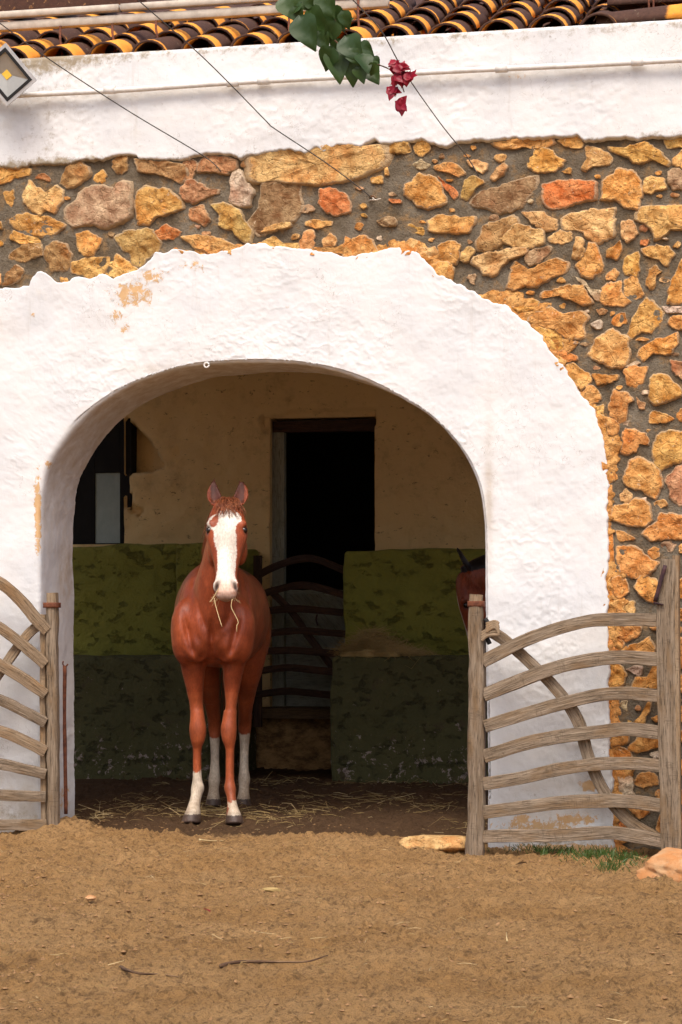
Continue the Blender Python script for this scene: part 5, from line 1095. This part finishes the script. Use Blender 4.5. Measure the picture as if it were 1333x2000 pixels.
def horse(name, loc, rot, neck, poll, axis, hlat, label, white, frontlegs, hindlegs, extra=None, tone=1.0, eardor=-.12, dark_ears=False):
    root = empty(name, loc, label, 'horse'); root.rotation_euler = (0, 0, rot)
    parts = []
    tr = np.array([(0, -.045, 1.08, .07, .08), (0, .0, 1.08, .135, .15), (0, .08, 1.10, .182, .21), (0, .18, 1.125, .205, .265), (0, .35, 1.155, .222, .295), (0, .60, 1.14, .262, .29), (0, .85, 1.135, .272, .29), (0, 1.10, 1.15, .262, .285),
                   (0, 1.30, 1.165, .252, .28), (0, 1.48, 1.155, .215, .25), (0, 1.60, 1.13, .13, .17)]); tr = spline(tr, 34); a = np.arange(28) * 2 * math.pi / 28
    parts.append(loft([r[:3] + np.outer(np.sign(np.cos(a)) * abs(np.cos(a)) ** .9 * r[3], (1, 0, 0)) + np.outer(np.sin(a) * r[4], (0, 0, 1)) for r in tr]))
    # neck: rows (x,y,z, halfwidth, halfdepth)
    parts.append(limb(neck, 22))
    # pectorals and shoulders
    for s in (-1, 1):
        parts.append(ell((s * .085, .03, .985), .085, .07, .105)); parts.append(ell((s * .150, .10, 1.05), .085, .12, .19)); parts.append(ell((s * .165, 1.26, 1.08), .105, .21, .24))
        parts.append(ell((s * .135, .05, 1.03), .070, .07, .10))
    for L in frontlegs + hindlegs: parts.append(limb(L))
    # head frame
    poll = np.array(poll, float); ax = np.array(axis, float); ax /= np.linalg.norm(ax); lat = np.array(hlat, float); lat -= ax * (lat @ ax); lat /= np.linalg.norm(lat)
    dor = np.cross(lat, ax); 
    if dor @ np.array([0, -1, .3]) < 0 and extra is None: dor = -dor
    if extra is not None and dor @ np.array(extra, float) < 0: dor = -dor
    def hp(s, l, d): return poll + ax * s + lat * l + dor * d
    HS = np.array([(-.035, .045, .03, .07), (.0, .070, .055, .10), (.06, .092, .066, .13), (.13, .108, .070, .15), (.185, .112, .068, .165), (.24, .100, .062, .165), (.30, .084, .056, .13), (.37, .067, .052, .095), (.44, .058, .050, .072),
                   (.49, .064, .050, .066), (.53, .063, .046, .062), (.565, .052, .034, .050), (.585, .030, .014, .030)]); HS = spline(HS, 40); rings = []
    for s, hw_, du, dd in HS:
        ca, sa = np.cos(a), np.sin(a); sq = np.where(sa > 0, .95, .95)
        x = np.sign(ca) * abs(ca) ** sq * hw_ * np.where(sa < 0, 1 - .28 * abs(sa) ** 2, 1); y = np.where(sa > 0, np.sign(sa) * abs(sa) ** .88 * du, sa * dd)
        rings.append(poll + ax * s + np.outer(x, lat) + np.outer(y, dor))
    parts.append(loft(rings))
    for s in (-1, 1):
        parts.append(ell(hp(.142, s * .085, .036), .026, .022, .026)); parts.append(ell(hp(.23, s * .070, -.085), .040, .075, .085))       # brow, jowl
        parts.append(ell(hp(.515, s * .046, .022), .024, .026, .034))                                                            # nostril wing
        # ear: crescent sections
        er = []
        upv = -ax * .82 + dor * eardor + np.array([0, 0, .35]); upv /= np.linalg.norm(upv); out = lat * s
        fwd = np.cross(out, upv) * s; fwd = fwd if fwd @ dor > 0 else -fwd
        ear_h = .158 if not dark_ears else .185
        for t in np.linspace(0, 1, 9):
            w_ = np.interp(t, [0, .18, .4, .65, .85, 1], [.026, .040, .042, .030, .015, .003]); cup = np.interp(t, [0, .25, .8, 1], [.020, .034, .016, .003]); c = hp(-.018, s * .058, -.02) + upv * (t * ear_h) + out * (.018 * math.sin(t * 2.4) + .002) + fwd * (.012 * t)
            b = np.linspace(0, math.pi, 9); o1 = np.outer(np.cos(b) * w_, out) - np.outer(np.sin(b) * cup * 1.25, fwd); b2 = b[::-1][1:-1]; th_ = .45
            i1 = np.outer(np.cos(b2) * w_ * .80, out) - np.outer(np.sin(b2) * cup * th_, fwd); er.append(c + np.vstack([o1, i1]))
        parts.append(loft(er))
    # chin
    parts.append(ell(hp(.535, 0, -.045), .036, .034, .030))
    V, Fc, _ = merge([(p[0], p[1], {'gr': np.zeros((len(p[0]), 3))}) for p in parts])
    me = bpy.data.meshes.new('tmp'); me.from_pydata(V.tolist(), [], Fc); tmp = bpy.data.objects.new('tmp', me); col.objects.link(tmp)
    md = tmp.modifiers.new('r', 'REMESH'); md.mode = 'VOXEL'; md.voxel_size = 0.0072; md2 = tmp.modifiers.new('s', 'SMOOTH'); md2.factor = 0.5; md2.iterations = 4
    bpy.context.view_layer.update(); dg = bpy.context.evaluated_depsgraph_get(); me2 = bpy.data.meshes.new_from_object(tmp.evaluated_get(dg)); bpy.data.objects.remove(tmp)
    n = len(me2.vertices); co = np.zeros(n * 3); me2.vertices.foreach_get('co', co); co = co.reshape(-1, 3)
    ed = np.zeros(len(me2.edges) * 2, np.int64); me2.edges.foreach_get('vertices', ed); ed = ed.reshape(-1, 2); dgc = np.bincount(ed.ravel(), minlength=n)[:, None]
    r0 = co - poll; hd0 = (r0 @ ax > -.22) & (abs(r0 @ lat) < .16) & (np.linalg.norm(r0, axis=1) < .70) & (r0 @ dor > -.20)
    wl_ = (np.where(hd0, .0, sstep(.74, .95, co[:, 2])) * .6)[:, None]
    for _ in range(15):
        ac = np.zeros_like(co)
        for k_ in range(3): ac[:, k_] = np.bincount(ed[:, 0], co[ed[:, 1], k_], n) + np.bincount(ed[:, 1], co[ed[:, 0], k_], n)
        co = co + wl_ * (ac / dgc - co)
    me2.vertices.foreach_set('co', co.ravel()); me2.update()
    n0 = np.zeros(n * 3); me2.vertices.foreach_get('normal', n0); n0 = n0.reshape(-1, 3); fc_ = np.clip(-n0[:, 1], 0, 1) * (co[:, 1] < .25) * ~hd0
    co[:, 1] += fc_ * (.030 * np.exp(-(co[:, 0] / .016) ** 2) * sstep(.86, .92, co[:, 2]) * sstep(1.16, 1.03, co[:, 2]))
    for s in (-1, 1):      # hollows: between breast and shoulder, in front of the forearm
        co[:, 1] += fc_ * .026 * np.exp(-((co[:, 0] - s * (.118 + .25 * (co[:, 2] - 1.0))) / .018) ** 2) * sstep(.90, .96, co[:, 2]) * sstep(1.2, 1.05, co[:, 2])
        co[:, 1] += fc_ * .032 * np.exp(-((co[:, 0] - s * .055) / .025) ** 2 - ((co[:, 2] - .90) / .04) ** 2)
    for s in (-1, 1):      # groove along the neck's underside, shoulder blade edge
        g1 = np.exp(-((co[:, 0] - .02 - s * (.055 + .30 * (co[:, 2] - 1.08))) / .016) ** 2) * sstep(1.04, 1.12, co[:, 2]) * sstep(1.42, 1.3, co[:, 2]); co[:, 1] += fc_ * .022 * g1
        g2 = np.exp(-((co[:, 1] - (.16 + .5 * (co[:, 2] - 1.1))) / .022) ** 2) * sstep(.95, 1.05, co[:, 2]) * sstep(1.36, 1.25, co[:, 2]) * (co[:, 0] * s > .1); co[:, 0] -= s * .014 * g2
    rel = co - poll; S = rel @ ax; Lt = rel @ lat; Dd = rel @ dor
    headm = (S > -.06) & (S < .62) & (abs(Lt) < .15) & (Dd > -.2)
    # nostrils, mouth line, eye sockets pressed into the surface
    for s in (-1, 1):
        q = ((S - .522) / .026) ** 2 + ((Lt - s * .048 - .25 * s * (S - .522)) / .0125) ** 2; k = headm & (Dd > 0); w_ = np.where(k, np.exp(-q), 0); co -= dor[None] * (w_ * .030)[:, None]
        q = ((S - .170) / .026) ** 2 + ((Dd - .024) / .018) ** 2; k = headm & (Lt * s > .06); w_ = np.where(k, np.exp(-q), 0); co -= (lat * s + dor * .5)[None] * (w_ * .011)[:, None]
    q = ((S - .562) / .006) ** 2 + 0 * S; w_ = np.where(headm & (Dd < .03), np.exp(-q) * (abs(Lt) < .06), 0); co -= ax[None] * 0 + dor[None] * (w_ * .006)[:, None]
    # muscle relief
    nz = 0.007 * fbm(co, 6, 3, 12) + 0.0012 * fbm(co, 30, 2, 15); rad = co.copy(); 
    nn = np.zeros(n * 3); me2.vertices.foreach_get('normal', nn); nn = nn.reshape(-1, 3); co = co + nn * (nz * (co[:, 2] > .62) * (~headm))[:, None]
    me2.vertices.foreach_set('co', co.ravel()); me2.update()
    # coat colours
    base = np.array([0.27, 0.056, 0.018]) * tone; dark = np.array([0.10, 0.017, 0.007]) * tone; lightc = np.array([0.38, 0.10, 0.034]) * tone
    nb_ = fbm(co, 3.5, 3, 21)[:, None]; c = base * (1 - np.clip(nb_, 0, 1) * .5) + lightc * np.clip(nb_, 0, 1) * .5; c = c + (dark - c) * np.clip(-nb_, 0, 1) * .7
    legm = co[:, 2] < .80; c = np.where((legm & (co[:, 2] < .72))[:, None], c * .75 + lightc * .35, c)
    kn = np.exp(-((co[:, 2] - .50) / .06) ** 2)[:, None] * (co[:, 1] < .6)[:, None]; c = c * (1 - .25 * kn)
    wcol = np.array([0.68, 0.63, 0.55]); pink = np.array([0.70, 0.42, 0.30]); grey = np.array([0.30, 0.22, 0.18])
    jt = fbm(co, 60, 3, 33); wm = white(co, S, Lt, Dd, headm, jt); wc_ = np.where((co[:, 2] < .6)[:, None], np.array([0.60, 0.52, 0.40]) * (1 + .25 * fbm(co, 18, 3, 41)[:, None]), wcol); c = c + (wc_ - c) * wm[:, None]
    mz = headm & (S > .475) & (Dd > -.03); pk = np.where(mz, sstep(.48, .53, S + .012 * jt) * (abs(Lt) < .06), 0); c = c + (pink - c) * (pk * .75)[:, None]
    gz = np.where(headm & (S > .55), sstep(.55, .575, S + .01 * jt) * .75, 0); c = c + (grey - c) * gz[:, None]
    for s in (-1, 1):
        q = ((S - .522) / .029) ** 2 + ((Lt - s * .049 - .25 * s * (S - .522)) / .0125) ** 2; w_ = np.where(headm & (Dd > -.01), np.exp(-q ** 1.5), 0); c = c + (np.array([.03, .014, .012]) - c) * w_[:, None]
        q = ((S - .170) / .030) ** 2 + ((Dd - .024) / .022) ** 2; w_ = np.where(headm & (Lt * s > .06), np.exp(-q ** 2), 0); c = c + (np.array([.03, .012, .008]) - c) * (w_ * .9)[:, None]
        ec = hp(-.018, s * .062, -.02) + np.array([0, 0, .07]); upv = np.array([0, 0, 1]); dd = co - ec
        inn_ = (abs(dd @ lat) < .03) & ((co - poll) @ -ax > .03) & (abs((co - poll) @ lat) > .03); fac = nn @ dor; w_ = np.where(inn_ & (fac > .1), .92, 0); c = c + (np.array([.085, .020, .008]) - c) * w_[:, None]
    if dark_ears: c = np.where(((S < -.03) & (abs(Lt) > .02) & (Dd < .12) & (np.linalg.norm(rel, axis=1) < .26) & (co[:, 2] > poll[2] + .03))[:, None], np.array([.012, .007, .006]), c)
    hz = co[:, 2] < .052; c = np.where(hz[:, None], np.array([.075, .05, .038]) * (1 + .5 * jt[:, None]), c)
    cor = np.exp(-((co[:, 2] - .06) / .01) ** 2)[:, None]; c = c * (1 - .3 * cor)
    dust = np.clip(1 - co[:, 2] / .3, 0, 1)[:, None] * .22; c = c + (np.array([.30, .19, .10]) - c) * dust * (~hz[:, None])
    at = me2.attributes.new('col', 'FLOAT_COLOR', 'POINT'); at.data.foreach_set('color', np.hstack([np.clip(c, 0, 1), np.ones((n, 1))]).astype(np.float32).ravel())
    me2.polygons.foreach_set('use_smooth', np.ones(len(me2.polygons), bool)); me2.materials.clear(); me2.materials.append(M['horse']); me2.name = 'body'
    body = add('body', me2, root)
    for s in (-1, 1):
        v, f = ell((0, 0, 0), .0185, .0185, .0185, 20); o = add('eye', mesh('eye', v, f, M['eye']), root, hp(.170, s * .093, .022))
    return root, hp, ax, lat, dor
# near horse: sections measured from the photograph (metres in the horse's own frame)
def fl_row(L, y0): return [(x, y0 + dy, z, w, d) for x, dy, z, w, d in L]
FL = fl_row([(-.135, -.03, 1.10, .075, .13), (-.128, -.03, .98, .080, .120), (-.116, -.015, .89, .073, .098), (-.108, .0, .78, .054, .072), (-.099, .01, .66, .038, .050), (-.092, .0, .575, .041, .046), (-.090, -.005, .52, .048, .047), (-.090, -.002, .46, .042, .045), (-.094, .01, .41, .026, .034),
             (-.095, .012, .33, .0235, .030), (-.094, .012, .24, .026, .032), (-.091, .008, .19, .0375, .040), (-.098, -.01, .145, .031, .034), (-.108, -.035, .095, .034, .036), (-.112, -.05, .06, .042, .047), (-.118, -.06, .035, .050, .055), (-.122, -.066, .0, .056, .062)], .18)
FR = fl_row([(.135, -.04, 1.10, .075, .13), (.128, -.04, .98, .080, .120), (.114, -.03, .89, .072, .098), (.103, -.025, .78, .053, .072), (.096, -.03, .66, .036, .050), (.088, -.04, .575, .039, .046), (.084, -.05, .52, .045, .047), (.085, -.05, .46, .039, .045), (.090, -.045, .41, .025, .034),
             (.090, -.045, .33, .024, .030), (.090, -.048, .24, .025, .032), (.091, -.055, .19, .034, .040), (.100, -.075, .145, .026, .034), (.108, -.10, .095, .030, .036), (.114, -.115, .06, .040, .047), (.119, -.125, .035, .047, .055), (.122, -.132, .0, .054, .062)], .18)
def hind(x, s, dy=0): return [(x + s * .055, 1.26 + dy, 1.12, .11, .20), (x + s * .05, 1.18 + dy, .96, .105, .185), (x + s * .035, 1.19 + dy, .82, .082, .135), (x + s * .015, 1.29 + dy, .66, .052, .078), (x + s * .004, 1.385 + dy, .545, .040, .066), (x, 1.405 + dy, .47, .040, .052),
                              (x, 1.40 + dy, .41, .031, .040), (x - s * .002, 1.39 + dy, .31, .0265, .034), (x - s * .002, 1.375 + dy, .22, .029, .036), (x, 1.365 + dy, .165, .037, .040), (x, 1.335 + dy, .115, .031, .034), (x, 1.31 + dy, .07, .036, .044), (x, 1.295 + dy, .04, .044, .052), (x, 1.285 + dy, .0, .051, .060)]
neck1 = [(0, .22, 1.06, .16, .24), (.01, .15, 1.20, .150, .245), (.025, .075, 1.34, .115, .20), (.045, .015, 1.47, .095, .165), (.068, -.03, 1.58, .084, .135), (.084, -.06, 1.67, .076, .105), (.09, -.08, 1.72, .06, .08)]
BL = np.array([(690, 470), (665, 490), (600, 540), (540, 545), (500, 570), (482, 600), (490, 630), (530, 665), (572, 700), (572, 760), (582, 800), (605, 870), (622, 950), (622, 1060), (612, 1130), (585, 1180), (590, 1240), (610, 1320), (690, 1420), (780, 1380), (825, 1230), (812, 1160), (792, 1120), (796, 1000), (802, 900), (792, 800), (780, 700), (790, 640), (832, 600), (830, 560), (790, 525), (730, 490)], float)
IS = np.array([(604, 535), (616, 600), (598, 655), (572, 672), (540, 650), (516, 615), (556, 568)], float)
def head_uv(L, S): return 688 + 1780 * L + (S - .1) * 60, 475 + (S - .049) / .000641
def white1(co, S, L, D, hm, jt):
    x, y = head_uv(L, S); x = x + jt * 6; y = y + jt * 6
    m = inpoly(x, y, BL) & ~inpoly(x, y, IS) & hm & (D > -.02 + .5 * np.clip(S - .45, 0, .1))
    z = co[:, 2] + jt * .05 + .035 * fbm(co, 14, 2, 43); fr = co[:, 1] < .7; lf = co[:, 0] < 0
    m |= fr & lf & (z < .285) ; m |= fr & ~lf & (z < .125) & (co[:, 0] + jt * .02 > .085); m |= (~fr) & (z < .42 + .05 * jt)
    return m.astype(float)
HL = U(420, 1604, 0.50); HR = R(12.0)
hx_, hy_ = HL[0], 0.44
h1, hp1_, ax1, lat1, dor1 = horse('horse', (hx_, hy_ - .18 * math.cos(HR) * 0, 0.0), HR, neck1, (.09, -.085, 1.735), (.012, -.26, -.475), (1, 0.03, 0), 'chestnut horse with a broad white blaze standing in the archway', white1, [FL, FR], [hind(-.085, -1), hind(.095, 1, .02)])
# hair: forelock, mane, tail
def hairs(roots, tips, bow, r, n=7):
    parts = []
    for a, b, k in zip(roots, tips, bow):
        t = np.linspace(0, 1, n)[:, None]; p = np.asarray(a) * (1 - t) + np.asarray(b) * t + np.asarray(k) * (4 * t * (1 - t)); w = r * (1 - .75 * t[:, 0]); parts.append(sweep(p, 2 * w, 1.0 * w, front=(0.1, -1, .2), m=5, sq=2))
    return merge(parts)
ro, ti, bo = [], [], []
for i in range(120):
    l = rng.normal(0, .030); ro.append(hp1_(rng.uniform(-.03, .02), l * .8, .045 + rng.uniform(-.01, .006))); e = .03 + .10 * rng.random() ** 1.3; l2 = l * 1.5 + rng.normal(.004, .012); ti.append(hp1_(e, l2, .073 - 2.2 * l2 ** 2 + rng.uniform(0, .006))); bo.append(dor1 * rng.uniform(.012, .024) + lat1 * rng.normal(0, .008))
v, f, a = hairs(ro, ti, bo, .0034); mk('forelock', v, f, M['hair'], h1, world=False)
ro, ti, bo = [], [], []
for i in range(240):
    t = rng.random(); c = np.array([np.interp(t, [0, .5, 1], [.08, .045, .005]), np.interp(t, [0, .5, 1], [-.0, .16, .36]), np.interp(t, [0, .5, 1], [1.755, 1.60, 1.45])]); s = -1
    ro.append(c + rng.normal(0, .008, 3)); L_ = rng.uniform(.09, .20); ti.append(c + np.array([s * rng.uniform(.075, .115), rng.normal(.0, .03), -L_])); bo.append(np.array([s * .02, 0, .03]))
v, f, a = hairs(ro, ti, bo, .0036); mk('mane', v, f, M['hair'], h1, world=False)
ro, ti, bo = [], [], []
for i in range(90):
    c = np.array([rng.normal(0, .018), 1.60, 1.20 + rng.normal(0, .015)]); ro.append(c); ti.append(np.array([rng.normal(0, .05), 1.70 + rng.normal(0, .03), rng.uniform(.45, .75)])); bo.append(np.array([0, .06, .03]))
v, f, a = hairs(ro, ti, bo, .005); mk('tail', v, f, M['hair'], h1, world=False)
# stalks in the mouth (a thing of their own)
def hpx(px, py, back=0.0):
    """point at the muzzle's depth under a photograph pixel"""
    mz = np.array(h1.matrix_basis @ Vector(hp1_(.56, 0, .0))); Yp = mz[1] - 0.02 + back; return U(px, py, Yp)
stk = [[(438, 1145), (428, 1150), (418, 1166), (410, 1176)], [(419, 1168), (421, 1180), (428, 1205), (434, 1224)], [(454, 1170), (452, 1185), (458, 1198), (466, 1215), (463, 1222), (463, 1234)]]
v, f, a = merge([tube([hpx(x, y, -.005 * i) for i, (x, y) in enumerate(L)], .0022, 5, n=12) for L in stk]); tag(mk('hay_stalks', v, f, M['straw'], None, a, origin=hpx(445, 1150)), 'pale hay stalks hanging from the mouth of the chestnut horse', 'hay stalks')
# whiskers
wp = []
for i in range(26):
    s = rng.choice([-1, 1]); b = hp1_(rng.uniform(.50, .57), s * rng.uniform(.03, .055), rng.uniform(-.05, .0)); e = b + lat1 * s * rng.uniform(.01, .04) + ax1 * rng.uniform(.01, .05) + dor1 * rng.uniform(-.01, .02); wp.append(tube([b, (b + e) / 2 + ax1 * -.003, e], .0006, 4))
v, f, a = merge(wp); mk('whiskers', v, f, M['straw'], h1, world=False)
# second horse inside on the right, head lowered; coat toned down for interior shade
def white2(co, S, L, D, hm, jt):
    m = hm & (D > .0) & (abs(L + jt * .006) < np.interp(S, [.06, .12, .5], [.0, .035, .045])) & (S > .08)
    m |= (co[:, 2] + jt * .03 < .2); return m.astype(float)
neck2 = [(0, .22, 1.10, .15, .26), (.0, .10, 1.24, .130, .23), (-.01, -.06, 1.35, .105, .18), (-.03, -.20, 1.38, .09, .15), (-.05, -.33, 1.36, .08, .12), (-.06, -.41, 1.345, .065, .09)]
p2 = U(908, 1132, 2.35); rot2 = R(-80)
cp, sp_ = math.cos(rot2), math.sin(rot2); off = np.array([-.06 * cp - (-.40) * sp_, -.06 * sp_ + (-.40) * cp])
h2, hp2_, ax2, lat2, dor2 = horse('horse', (p2[0] - off[0], p2[1] - off[1], 0.02), rot2, neck2, (-.055, -.40, 1.365), (.12 * cp, -.12 * sp_, -.62), (1, 0.0, 0), 'brown horse with lowered head half hidden behind the arch jamb', white2, [FL, FR], [hind(-.085, -1), hind(.095, 1, .02)], extra=(0, -1, 0), tone=.85, eardor=.25, dark_ears=True)
ro, ti, bo = [], [], []
for i in range(150):
    t = rng.random(); c = np.array([np.interp(t, [0, 1], [-.05, .0]), np.interp(t, [0, .5, 1], [-.40, -.05, .36]), np.interp(t, [0, .5, 1], [1.42, 1.43, 1.45])]); s = 1
    ro.append(c + rng.normal(0, .008, 3)); L_ = rng.uniform(.09, .18); ti.append(c + np.array([s * rng.uniform(.07, .11), rng.normal(.0, .03), -L_])); bo.append(np.array([s * .02, 0, .03]))
v, f, a = hairs(ro, ti, bo, .004); mk('mane', v, f, M['hair'], h2, world=False)

# ------------------------------------------------------------------ yard details
def gpt(px, py, lift=0.0):
    """yard point under a photograph pixel"""
    d = FWD + RGT * ((px - W0 / 2) / F) + np.array([0, 0, 1.0]) * ((EYE - py) / F); t = (-.03 - CAM[2]) / d[2]
    for _ in range(4): p = CAM + d * t; z = zg(p[0], p[1]); t = (z - CAM[2]) / d[2]
    p = CAM + d * t; return np.array([p[0], p[1], z + lift])
def rock(name, c, r, mat, seed, label, cat, flat=1.0, group=None):
    v, f = ell((0, 0, 0), 1, 1, 1, 64); d = v / np.linalg.norm(v, axis=1)[:, None]; r_ = np.random.default_rng(seed); nn_ = r_.normal(size=(16, 3)); nn_ /= np.linalg.norm(nn_, axis=1)[:, None]; hs = r_.uniform(.72, 1.05, 16)
    q = d @ nn_.T; rad = np.minimum(np.where(q > .05, hs[None] / np.maximum(q, .05), 9).min(1), 1.2)
    k = d * (rad + .10 * fbm(d + seed, 3, 3, seed) + .06 * fbm(d + seed, 9, 3, seed + 5))[:, None]; v = k * np.array(r)
    if flat < 1: v[:, 2] = np.minimum(v[:, 2], r[2] * flat)
    o = mk(name, v + np.array(c), f, mat, None, origin=(c[0], c[1], c[2] - r[2] * .8)); return tag(o, label, cat, group)
c = np.array(gpt(1330, 1722)); rock('boulder', (c[0] + .03, c[1], c[2] + .05), (.25, .18, .095), M['boulder'], 6, 'split orange boulder lying at the foot of the grey gate', 'boulder')
c = np.array(gpt(850, 1660)); rock('threshold_stone', (c[0], c[1] + .05, c[2] + .02), (.16, .09, .06), M['stone'], 9, 'pale ochre stone block beside the gate post foot', 'stone', .75).color = (0.62, 0.40, 0.16, 1)
def twig(L, r, label, mat='twig', name='twig', cat='twig'):
    pts = [gpt(x, y, .010) for x, y in L]; k = 20; v, f, a = tube(spline(pts, k), r * np.interp(np.linspace(0, 1, k), [0, .15, 1], [1.6, 1.2, .35]), 7); return tag(mk(name, v, f, M[mat], None, a, origin=pts[0]), label, cat)
twig([(432, 1893), (455, 1886), (490, 1884), (545, 1885), (600, 1884), (640, 1872)], .005, 'long dark twig lying on the sandy yard')
twig([(237, 1896), (252, 1902), (275, 1908), (310, 1909), (350, 1914)], .005, 'short forked brown twig lying on the sandy yard')
twig([(390, 1644), (410, 1646), (440, 1646)], .004, 'pale stick on the sand in front of the chestnut horse', 'straw', 'stick', 'stick')
twig([(991, 1844), (990, 1836), (990, 1826)], .002, 'pale stalk standing out of the sand', 'straw', 'stalk', 'stalk')
def small_lump(px, py, r, mat, label, name, cat, seed):
    c = gpt(px, py); return rock(name, (c[0], c[1], c[2] + r[2] * .4), r, M[mat], seed, label, cat)
small_lump(176, 1755, (.022, .016, .010), 'boulder', 'small pale pebble alone on the sandy yard', 'pebble', 'pebble', 14)
small_lump(530, 1740, (.045, .016, .010), 'hay', 'flat greenish dung crumb on the yard', 'dung', 'dung', 15)
# fallen petal and dead leaf
def leaf_blade(L, Wd, fold=.25, curl=.25, n=9):
    V, Fc = [], []; 
    for i, t in enumerate(np.linspace(0, 1, n)):
        w = Wd * (math.sin(math.pi * min(1, t * 1.0) ** .62) ** .9) * (1 - .15 * t) if 0 < t < 1 else .001
        for s in (-1, -.5, 0, .5, 1): V.append((s * w, t * L, fold * abs(s) * w - curl * L * t * t + .03 * L * math.sin(9 * t + 3 * s)))
    return np.array(V), gridf(n, 5)
def leafobj(name, me, parent, p, rot, sc=1.0):
    o = add(name, me, parent); o.location = Vector(p); o.rotation_euler = rot; o.scale = (sc,) * 3; return o
v, f = leaf_blade(.035, .014); me_b = mesh('bract', v, f, M['bract']); v, f = leaf_blade(.085, .034, .3, .2); me_l = mesh('leaf', v, f, M['leaf'])
o = add('fallen_petal', me_b, None, gpt(410, 1787, .012)); o.rotation_euler = (.5, .3, 1.2); tag(o, 'crimson petal fallen on the sandy yard', 'petal')
v, f = leaf_blade(.06, .018, .5, .4); o = add('dead_leaf', mesh('dead_leaf', v, f, M['wood_warm'], {'gr': v}), None, gpt(1030, 1693, .014)); o.rotation_euler = (.2, .2, 1.7); tag(o, 'curled orange dead leaf below the grey gate', 'leaf')
# grass at the wall foot
gp_, gd, gl = [], [], []
for (cx, cy, sx, sy, n) in ((1005, 1660, 14, 4, 60), (1065, 1665, 16, 4, 150), (1105, 1668, 12, 3, 80), (1160, 1674, 26, 5, 260), (1215, 1682, 24, 6, 260), (1195, 1700, 14, 3, 70)):
    for _ in range(n):
        p = gpt(rng.normal(cx, sx), rng.normal(cy, sy)); L_ = rng.uniform(.02, .055); d = np.array([rng.normal(0, .6), rng.normal(0, .6), 1.0]); gp_.append(p + d / np.linalg.norm(d) * L_ * .45); gd.append(d); gl.append(L_)
v, f = strand_cloud(np.array(gp_), np.array(gd), np.array(gl), np.full(len(gl), .0021), .5); tag(mk('grass', v, f, M['grass'], None, smooth=False), 'short green grass at the foot of the rubble wall', kind='stuff')

# ------------------------------------------------------------------ bougainvillea hanging in from above
BYP = -4.3
def bp(px, py, dy=0.0): return U(px, py, BYP + dy)
vine = empty('bougainvillea_branch', bp(610, -60), 'bougainvillea sprig with green leaves and crimson flowers hanging before the white wall', 'branch')
for L, r in (([(560, -160), (585, -80), (612, 0), (640, 60), (672, 95), (710, 120), (745, 128), (775, 145), (790, 180)], .0045), ([(612, 0), (600, 30), (620, 70), (650, 100)], .003), ([(640, -60), (650, 0), (655, 40), (690, 80)], .003)):
    v, f, a = tube([bp(x, y, .03 * math.sin(i)) for i, (x, y) in enumerate(L)], r * np.linspace(1, .4, 30), 7, n=30); mk('stem', v, f, M['twig'], vine, a)
def oriented(px, py, tx, ty, tilt, dy, sc, me, nm, L):
    p, q = bp(px, py, dy), bp(tx, ty, dy + tilt); d = (q - p); ln = np.linalg.norm(d); d /= ln; nrm_ = np.array([rng.normal(0, .35), -1, rng.normal(.25, .35)]); x = np.cross(d, nrm_); x /= np.linalg.norm(x); z = np.cross(x, d)
    m = Matrix(np.column_stack([x, d, z]).tolist()); o = add(nm, me, vine); o.location = Vector(p) - vine.location; o.rotation_euler = m.to_euler(); s = ln / L; o.scale = (s * rng.uniform(.9, 1.15), s, s); return o
for a_ in ((552, -8, 585, 40), (560, -25, 610, 18), (590, 5, 560, 30), (585, 30, 612, 95), (600, 20, 640, 75), (628, -15, 650, 35), (640, 15, 672, 62), (655, 40, 640, 90), (650, 90, 632, 140), (655, 95, 665, 158), (675, 70, 700, 118), (690, 110, 688, 168), (700, 85, 732, 108), (715, 125, 738, 160), (672, 50, 690, 30), (580, -30, 560, 5), (640, -40, 672, -5), (705, 105, 722, 138), (610, 45, 596, 78), (622, 60, 640, 100), (664, 75, 652, 112), (684, 92, 706, 128), (698, 130, 712, 160), (735, 122, 722, 150), (728, 110, 742, 132), (574, 12, 590, 52), (598, -6, 622, 24), (668, 20, 684, 58)):
    oriented(*a_, rng.uniform(-.03, .03), rng.uniform(-.05, .05), 1, me_l, 'leaf', .085)
for k in range(64):
    cx, cy = [(770, 130), (792, 155), (765, 180), (785, 205), (775, 155), (800, 150), (785, 135)][k % 7]; an = rng.uniform(0, 6.28); l = rng.uniform(11, 19)
    oriented(cx + rng.normal(0, 3), cy + rng.normal(0, 4), cx + l * math.cos(an), cy + l * math.sin(an), rng.uniform(-.02, .02), rng.uniform(-.02, .02), 1, me_b, 'bract', .035)
